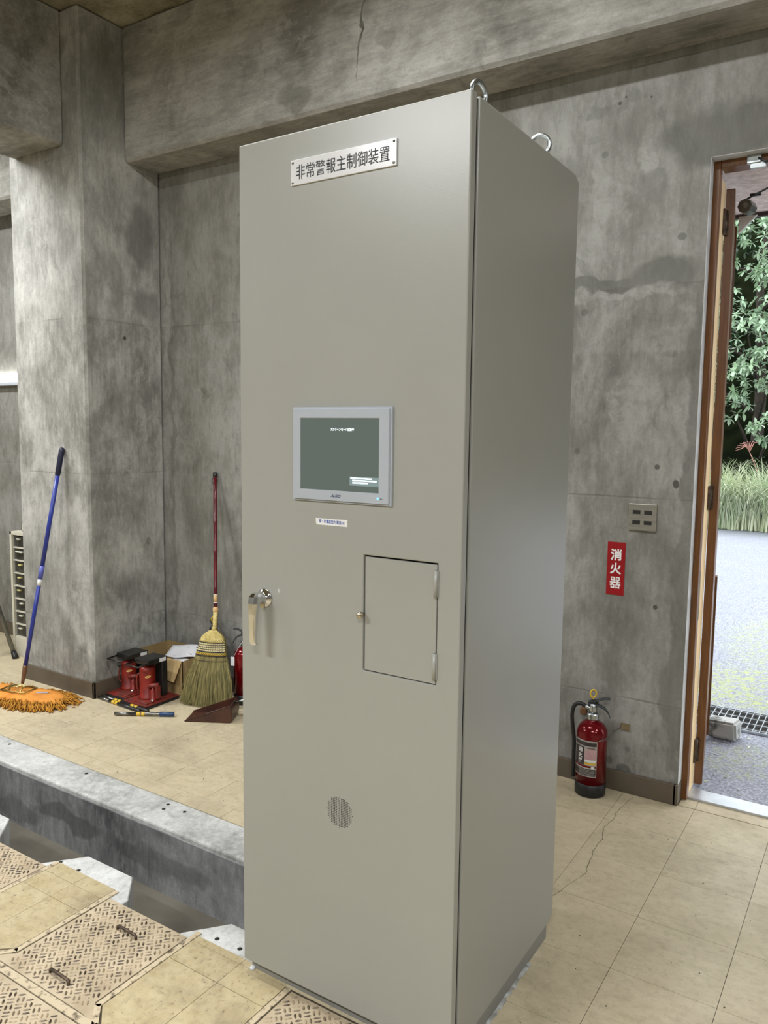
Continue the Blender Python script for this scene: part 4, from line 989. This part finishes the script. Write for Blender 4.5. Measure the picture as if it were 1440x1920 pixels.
for k in range(7):
    c = NK+Vector((0.001*k, -0.002*k, -0.012-0.013*k)); B().tube([c+Vector((0.0152*cos(a*pi/8), 0.0152*sin(a*pi/8), 0.002*sin(a*pi/4))) for a in range(16)], 0.0012, 5, closed=True).done('thread', M['thread'], br)
ba = radians(20); bw = Vector((cos(ba), sin(ba), 0)); bn = Vector((-bw.y, bw.x, 0))
HT = NK+Vector((0.006, -0.020, -0.100)); HB = Vector((-1.737, 1.552, 0.0))
def hw(u):            # half width of the head from top (0) to floor (1)
    if u < 0.16: return 0.010+0.074*sin(min(1, u/0.16)*pi/2)**0.8
    return 0.084+0.072*((u-0.16)/0.84)**1.0
def hth(u): return 0.013+0.018*min(1, u/0.16)+0.018*max(0, u-.16)
def hp(u, s, k=1.0, front=0.0):   # s in -1..1 across
    c = HT+(HB-HT)*u
    return c + bw*hw(u)*s*k - bn*(hth(u)*math.sqrt(max(0, 1-s*s))*k+front)
hb = B(); v = []; f = []; nu, ns = 16, 14
for i in range(nu+1):
    u = i/nu*0.37
    for j in range(ns+1):
        s = -1+2*j/ns; v.append(hp(u, s))
    for j in range(ns-1, 0, -1):
        s = -1+2*j/ns; c = HT+(HB-HT)*u; v.append(c+bw*hw(u)*s+bn*hth(u)*math.sqrt(max(0, 1-s*s)))
m_ = 2*ns
for i in range(nu):
    for j in range(m_): f.append((i*m_+j, i*m_+(j+1) % m_, (i+1)*m_+(j+1) % m_, (i+1)*m_+j))
hb.add(v, f, None, True); hb.done('head_core', M['straw'], br)
# braided dome
bb = B()
for k in range(-9, 10):
    for sg_ in (1, -1):
        pts = []
        for i in range(9):
            u = 0.008+i/8*0.145; s = (k/9.0)+sg_*(i/8-0.5)*0.55
            if -0.97 <= s <= 0.97: pts.append(hp(u, s, 1.0, 0.0015))
        if len(pts) > 2: bb.tube(pts, 0.0030, 4)
bb.done('braid', M['strawpale'], br, kind='stuff')
for (u0, u1, nm, mt) in ((0.165, 0.268, 'straw_band', 'strawband'), ):
    for k in range(13):
        sb_ = B(); s0, s1 = -0.96+k*1.92/13, -0.96+(k+0.86)*1.92/13
        v = []; f = []
        for i in range(5):
            for j in range(4): v.append(hp(u0+(u1-u0)*i/4, s0+(s1-s0)*j/3, 1.0, 0.002+0.0012*sin(pi*j/3)))
        for i in range(4):
            for j in range(3): f.append((i*4+j, i*4+j+1, (i+1)*4+j+1, (i+1)*4+j))
        sb_.add(v, f, None, True).done(nm, M[mt], br)
def row(u, mt, r=0.0020, amp=0.0, fr=0, nm='stitching', ph=0.0):
    B().tube([hp(u+amp*sin(fr*s*pi+ph), s, 1.0, 0.0045) for s in [-0.98+1.96*i/60 for i in range(61)]], r, 5).done(nm, M[mt], br)
for u in (0.160, 0.188, 0.215, 0.243): row(u, 'thread', 0.0017)
row(0.272, 'thread', 0.0022); row(0.328, 'thread', 0.0024); row(0.300, 'yellowthread', 0.0022, 0.013, 7); row(0.300, 'yellowthread', 0.0022, 0.013, 7, ph=pi); row(0.281, 'bluegrip', 0.0014)
row(0.392, 'thread', 0.0013)
# bristles
sb = B(); rnd = random.Random(8)
for k in range(1700):
    s = rnd.uniform(-1, 1); d = rnd.uniform(-1, 1)
    top = HT+(HB-HT)*0.33; c1 = HT+(HB-HT)*0.70; c2 = HB
    a = top + bw*hw(0.33)*s*0.97 - bn*hth(.33)*d*math.sqrt(max(0, 1-s*s))*0.98
    s2 = s*1.0+rnd.gauss(0, .07); s2 = max(-1.12, min(1.1, s2))
    e = c2 + bw*(hw(1.0)*s2) - bn*0.040*d*math.sqrt(max(0, 1-min(1, s*s))) + Vector((0, 0, rnd.uniform(0.001, 0.035)))
    mid = a*(0.5)+e*0.5 + bw*rnd.gauss(0, .006) - bn*rnd.gauss(0, .004) + bw*s*0.006
    sb.tube([a, mid, e], [0.0021, 0.0017, 0.0008], 3, smooth=False, cap=False)
sb.done('bristles', M['straw'], br, kind='stuff', recalc=False)

# ------------------------------------------------------------------ dustpan
dp = thing('dustpan', 'dark brown metal dustpan lying in front of the straw broom', 'dustpan', (-1.56, 1.36, 0))
DA = Matrix.Translation((-1.660, 1.312, 0)) @ Matrix.Rotation(radians(28), 4, 'Z')
L_, Wd, H_, th = 0.255, 0.150, 0.098, 0.0025
def side_poly(y):
    n = 14; pts = [(0.0, 0.001), (0.0, 0.004)]
    pts.append((L_, H_)); pts += [(L_+0.012*sin(a), H_*0.5+H_*0.45*cos(a)) for a in [pi*k/n for k in range(1, n)]]; pts += [(L_-0.03, 0.001)]
    return pts
MXZ = Matrix(((1, 0, 0, 0), (0, 0, 1, 0), (0, 1, 0, 0), (0, 0, 0, 1)))
b_ = B(); b_.prism(side_poly(0), 0, th, DA @ MXZ); b_.prism(side_poly(0), Wd-th, Wd, DA @ MXZ); b_.box(0, L_-0.02, 0, Wd, 0.0006, 0.003, DA)
sp = side_poly(0)[2:]
for i in range(len(sp)-1):
    (xa, za), (xb, zb_) = sp[i], sp[i+1]
    b_.add([(xa, 0, za), (xb, 0, zb_), (xb, Wd, zb_), (xa, Wd, za), (xa-th, 0, za), (xb-th, 0, zb_), (xb-th, Wd, zb_), (xa-th, Wd, za)], [(0, 1, 2, 3), (7, 6, 5, 4), (0, 4, 5, 1), (3, 2, 6, 7)], DA)
b_.done('pan', M['panbrown'], dp)
B().tube([DA @ Vector((0.0, -0.001, 0.005)), DA @ Vector((L_, -0.001, H_+0.001)), DA @ Vector((L_+0.004, Wd*0.5, H_+0.001)), DA @ Vector((L_, Wd+0.001, H_+0.001)), DA @ Vector((0, Wd+0.001, 0.005))], 0.0032, 6).done('rolled_rim', M['panbrown'], dp)
B().tube([DA @ Vector((L_, Wd/2, H_-0.008)), DA @ Vector((L_+0.06, Wd/2, H_+0.012)), DA @ Vector((L_+0.14, Wd/2, H_+0.016))], 0.006, 10).done('handle', M['zinc'], dp)

# ------------------------------------------------------------------ toe jacks
def toe_jack(cx, cy, label, bx, pump, hh):
    t = thing('toe_jack', label, 'jack', (cx, cy, 0), 'toe jacks beside the pillar')
    x0, x1, y0, y1 = bx; T = Matrix.Translation((cx, cy, 0))
    lab(B().box(x0, x1, y0, y1, 0.0, 0.014).done('base_pad', M['black'], t, bevel=0.003), 'black underside of the base')
    B().box(x0+.004, x1-.004, y0+.004, y1-.004, 0.014, 0.024).box(x0+.02, x1-.02, y0+.02, y1-.02, 0.024, 0.029).done('base_plate', M['jackrust'], t, bevel=0.002)
    B().lathe([(0.052, 0.029), (0.052, 0.038), (0.046, 0.044), (0.0455, hh-0.032), (0.043, hh-0.014), (0.036, hh-0.004), (0.022, hh), (0.020, hh+0.02)], 36, T).done('cylinder', M['jackred'], t)
    am = radians(-57)
    b_ = B()
    for k in range(3): b_.patch((cx, cy), 0.0462, am+0.15, am+0.75, hh-0.065-0.0, hh-0.050, 8) if k == 0 else None
    # emblem: tilted oval on the cylinder
    n = 20; v = []; f = []
    for k in range(n):
        a = 2*pi*k/n; u, w = 0.017*cos(a), 0.0065*sin(a)+0.0025*cos(a); ag = am+0.35+u/0.046
        v.append((cx+0.0464*cos(ag), cy+0.0464*sin(ag), hh-0.058+w)); u2, w2 = u*.62, 0.0025*sin(a)+.0022*cos(a); ag2 = am+0.35+u2/0.046
        v.append((cx+0.0464*cos(ag2), cy+0.0464*sin(ag2), hh-0.058+w2))
    for k in range(n): k2 = (k+1) % n; f.append((2*k, 2*k2, 2*k2+1, 2*k+1))
    b_.bm.free(); b_ = B(); b_.add(v, f, None, True); b_.done('emblem', M['emblem'], t)
    # carrying bar on the left
    d = Vector((-0.84, -0.54, 0)); q = Vector((cx, cy, 0))
    B().tube([q+d*0.040+Vector((0, 0, hh-.045)), q+d*0.058+Vector((0, 0, hh-.058)), q+d*0.062+Vector((0, 0, hh-.075)), q+d*0.062+Vector((0, 0, 0.085)), q+d*0.055+Vector((0, 0, 0.07)), q+d*0.042+Vector((0, 0, 0.066))], 0.0042, 8).done('carrying_bar', M['jackrust'], t)
    # pump
    px, py = cx+pump[0], cy+pump[1]; TP_ = Matrix.Translation((px, py, 0))
    B().lathe([(0.020, 0.024), (0.020, 0.034), (0.015, 0.038), (0.0145, 0.088), (0.010, 0.094), (0.0065, 0.096), (0.0065, 0.118)], 18, TP_).done('pump', M['jackred'], t)
    B().tube([(px-0.024, py-0.014, 0.112), (px+0.030, py+0.018, 0.120)], 0.0125, 12).box(-0.006, 0.006, -0.014, 0.014, 0.040, 0.112, Matrix.Translation((px+0.024, py+0.016, 0))).done('lever_socket', M['jackrust'], t)
    B().lathe([(0.008, 0), (0.009, 0.004), (0.007, 0.010), (0.002, 0.012)], 14, Matrix.Translation((px+0.030, py-0.030, 0.040)) @ RX).done('release_valve', M['chrome'], t)
    # black lifting claw: plate on top, back plate down to the toe
    z0 = hh+0.014
    b_ = B()
    b_.box(cx-0.058, cx+0.060, cy-0.045, cy+0.100, z0, z0+0.030).done('claw_head', M['blackpaint'], t, bevel=0.004)
    B().tube([(cx-0.055, cy-0.045, z0+0.012), (cx-0.062, cy-0.105, z0+0.006), (cx+0.045, cy-0.105, z0+0.004), (cx+0.058, cy-0.045, z0+0.012)], 0.005, 8).done('claw_frame', M['blackpaint'], t)
    B().box(cx-0.058, cx+0.060, cy+0.060, cy+0.100, 0.030, z0+0.002).done('claw_back', M['blackpaint'], t, bevel=0.004)
    lab(B().box(cx+0.0600, cx+0.0608, cy+0.040, cy+0.088, z0-0.006 if False else z0+0.004, z0+0.026).done('claw_label', M['white'], t), 'small white maker sticker')
    return t
toe_jack(-2.300, 1.462, 'red toe jack with black claw nearest the pillar, left of its twin', (-2.362, -2.175, 1.335, 1.580), (0.060, -0.018), 0.205)
toe_jack(-2.075, 1.412, 'red toe jack with black claw and pump showing, in front of the cardboard box', (-2.168, -1.965, 1.302, 1.560), (0.066, -0.018), 0.222)
# jack lever rods
def rod(a, c, label, grip=None, nm='jack_lever', z=0.0105, marks=(0.45,)):
    t = thing(nm, label, 'lever', (a[0], a[1], 0), 'jack lever bars on the floor')
    A_, C_ = Vector((a[0], a[1], z)), Vector((c[0], c[1], z)); g = lambda u: A_+(C_-A_)*u
    B().tube([g(0), g(0.27)], 0.0092, 12).done('tube_end', M['steel'], t)
    B().tube([g(0.27), g(1.0)], 0.0102, 12).done('bar', M['blackpaint'] if not grip else M['steel'], t)
    for u in marks: lab(B().tube([g(u-.075), g(u-.01)], 0.0106, 12).tube([g(u+.005), g(u+.06)], 0.0106, 12).done('sticker', M['yellow'], t), 'yellow sticker')
    if grip: B().tube([g(0.76), g(0.765), g(0.995), g(1.0)], [0.0105, 0.0132, 0.0132, 0.012], 14).done('grip', M['bluegrip'], t)
    return t
rod((-2.046, 1.152), (-1.763, 1.330), 'steel jack lever with yellow stickers and a dark blue grip, lying alone on the tiles', True, z=0.0134)
rod((-2.352, 1.280), (-1.968, 1.262), 'black jack lever lying in front of the red jack bases, nearer of the crossed pair', z=0.0105, marks=(0.42,))
rod((-2.355, 1.308), (-1.925, 1.285), 'black jack lever with a yellow stripe, farther of the crossed pair by the jack bases', z=0.0108, marks=(0.36, 0.72))

# ------------------------------------------------------------------ cardboard box and papers
bxo = thing('cardboard_box', 'open cardboard box in the corner behind the red jacks', 'box', (-2.15, 1.70, 0))
X0, X1, Y0, Y1, BH = -2.355, -1.975, 1.592, 1.815, 0.215
B().box(X0, X1, Y1-0.004, Y1, 0.0, BH+0.026).done('back_panel', M['kraftin'], bxo)
B().box(X0, X0+0.004, Y0, Y1, 0.0, BH+0.022).done('side_panel', M['kraftin'], bxo)
B().box(X1-0.004, X1, Y0, Y1, 0.0, BH).done('side_panel', M['kraft'], bxo)
B().box(X0, X1, Y0, Y0+0.004, 0.0, BH).done('front_panel', M['kraft'], bxo)
B().box(X0, X1, Y0, Y1, 0.0, 0.004).done('bottom_panel', M['kraftin'], bxo)
B().add([(X0+0.16, Y0, BH), (X1-0.004, Y0, BH), (X1-0.02, Y0-0.050, BH-0.118), (X0+0.15, Y0-0.046, BH-0.108), (X0+0.16, Y0-.003, BH+.002), (X1-0.004, Y0-.003, BH+.002), (X1-0.02, Y0-0.053, BH-0.118), (X0+0.15, Y0-0.049, BH-0.108)],
        [(0, 1, 2, 3), (7, 6, 5, 4), (0, 4, 5, 1), (1, 5, 6, 2), (2, 6, 7, 3), (3, 7, 4, 0)]).done('front_flap', M['kraft'], bxo)
B().add([(X1, Y0+.01, BH), (X1, Y1, BH), (X1+0.018, Y1-0.02, BH-0.10), (X1+0.015, Y0+0.02, BH-0.105), (X1+.003, Y0+.01, BH+.002), (X1+.003, Y1, BH+.002), (X1+0.021, Y1-0.02, BH-0.10), (X1+0.018, Y0+0.02, BH-0.105)],
        [(0, 1, 2, 3), (7, 6, 5, 4), (0, 4, 5, 1), (1, 5, 6, 2), (2, 6, 7, 3), (3, 7, 4, 0)]).done('side_flap', M['kraft'], bxo)
rnd = random.Random(4)
def sheet(c, yaw, tilt, w, h, label):
    t = thing('paper_sheet', label, 'paper', c); mt = Matrix.Translation(c) @ Matrix.Rotation(yaw, 4, 'Z') @ Matrix.Rotation(tilt, 4, 'X')
    v = []; f = []; n = 8
    for i in range(n+1):
        for j in range(n+1):
            x, y = -w/2+w*i/n, -h/2+h*j/n; v.append((x, y, 0.010*sin(x*22+y*9)+0.006*sin(y*31)))
    for i in range(n):
        for j in range(n): f.append((i*(n+1)+j, (i+1)*(n+1)+j, (i+1)*(n+1)+j+1, i*(n+1)+j+1))
    o = B().add(v, f, mt, True).done('sheet', M['paper'], t)
    md = o.modifiers.new('thickness', 'SOLIDIFY'); md.thickness = 0.0008
    b_ = B()
    for k in range(9):
        x, y = rnd.uniform(-w*.4, w*.4), rnd.uniform(-h*.4, h*.4); z = 0.010*sin(x*22+y*9)+0.006*sin(y*31)+0.0012; r = rnd.uniform(.003, .006)
        b_.add([(x-r, y, z), (x, y-r*.6, z), (x+r, y+r*.3, z), (x, y+r, z)], [(0, 1, 2, 3)], mt)
    b_.done('printed_mark', M['ink'], t)
    return t
sheet((-2.12, 1.745, 0.222), 0.30, 0.35, 0.22, 0.11, 'white printed paper sheet sticking up at the back of the cardboard box')
sheet((-2.075, 1.652, 0.180), -0.1, 0.08, 0.18, 0.085, 'white crumpled paper sheet lying in front inside the cardboard box')
sheet((-2.16, 1.70, 0.13), 0.05, 0.0, 0.28, 0.15, 'grey-shaded paper sheet lowest in the cardboard box')

# ------------------------------------------------------------------ drawer cabinet behind the pillar
dc = thing('drawer_cabinet', 'narrow beige parts cabinet with rows of small dark drawers behind the pillar', 'cabinet', (-3.35, 1.66, 0))
dx0, dx1, dy0, dy1, dh = -3.598, -3.085, 1.520, 1.815, 0.885
B().box(dx0, dx0+0.022, dy0, dy1, 0, dh).box(dx1-0.022, dx1, dy0, dy1, 0, dh).box(dx0, dx1, dy0, dy1, dh-0.025, dh).box(dx0, dx1, dy1-0.01, dy1, 0, dh).box(dx0+.02, dx1-.02, dy0+0.004, dy1, 0.0, 0.138).done('case', M['cabbeige'], dc, bevel=0.002)
B().box(dx0+0.022, dx0+0.030, dy0+0.015, dy1-0.01, 0.138, dh-0.025).done('inner_side', M['plinth'], dc)
zr = [(0.138+0.0902*k) for k in range(9)]
for k in range(8):
    B().box(dx0+0.028, dx1-0.022, dy0+0.006, dy1-0.01, zr[k]-0.001, zr[k]+0.006).done('shelf', M['cabbeige'], dc)
    for c in range(3):
        xa = dx0+0.040+c*0.150; xb = xa+0.142
        dr_ = B().box(xa, xb, dy0+0.020, dy1-0.03, zr[k]+0.008, zr[k]+0.080).done('drawer', M['smoke'], dc, bevel=0.002)
        for q, ox in enumerate(((0.018, 0.055) if k == 6 else (0.020+0.012*(k % 3),))):
            B().box(xa+ox-.006, xa+ox+0.030, dy0+0.006, dy0+0.021, zr[k]+0.058, zr[k]+0.066).done('pull_tab', M['taby'] if k in (3, 4, 5) else M['tabw'], dr_, bevel=0.001)
sbx = thing('small_tray', 'small white tray of odds and ends on top of the drawer cabinet', 'tray', (-3.4, 1.6, dh))
B().box(-3.515, -3.30, 1.56, 1.565, dh, dh+0.052).box(-3.515, -3.30, 1.735, 1.74, dh, dh+0.052).box(-3.515, -3.51, 1.56, 1.74, dh, dh+0.052).box(-3.305, -3.30, 1.56, 1.74, dh, dh+0.052).box(-3.515, -3.30, 1.56, 1.74, dh, dh+0.004).done('tray', M['cabbeige'], sbx)
B().tube([(-3.49, 1.60, dh+0.045), (-3.42, 1.64, dh+0.060), (-3.34, 1.62, dh+0.052)], 0.008, 8).tube([(-3.45, 1.70, dh+0.04), (-3.36, 1.60, dh+0.058)], 0.006, 8).done('contents', M['blackpaint'], sbx)
# step ladder whose foot shows at the left edge
sd = thing('step_ladder', 'grey aluminium ladder leg with a black rubber foot at the left edge', 'ladder', (-3.9, 1.3, 0))
for y in (1.478, 1.02):
    B().tube([(-3.530, y, 0.035), (-3.985, y-0.01, 0.90)], 0.0155, 8).done('rail', M['ladder'], sd)
    B().tube([(-4.55, y, 0.035), (-4.02, y-0.01, 0.90)], 0.0155, 8).done('rail', M['ladder'], sd)
    for (xa, s) in ((-3.530, 1), (-4.55, -1)):
        B().tube([(xa+0.022*s, y, 0.0), (xa+0.016*s, y, 0.010), (xa-0.004*s, y, 0.045)], [0.022, 0.022, 0.0185], 8).done('rubber_foot', M['black'], sd)
for z in (0.30, 0.60, 0.88):
    u = (z-0.035)/0.865; xr = -3.530-0.455*u; B().box(xr-0.03, xr+0.015, 1.01, 1.475, z-0.012, z+0.012).done('step', M['ladder'], sd)
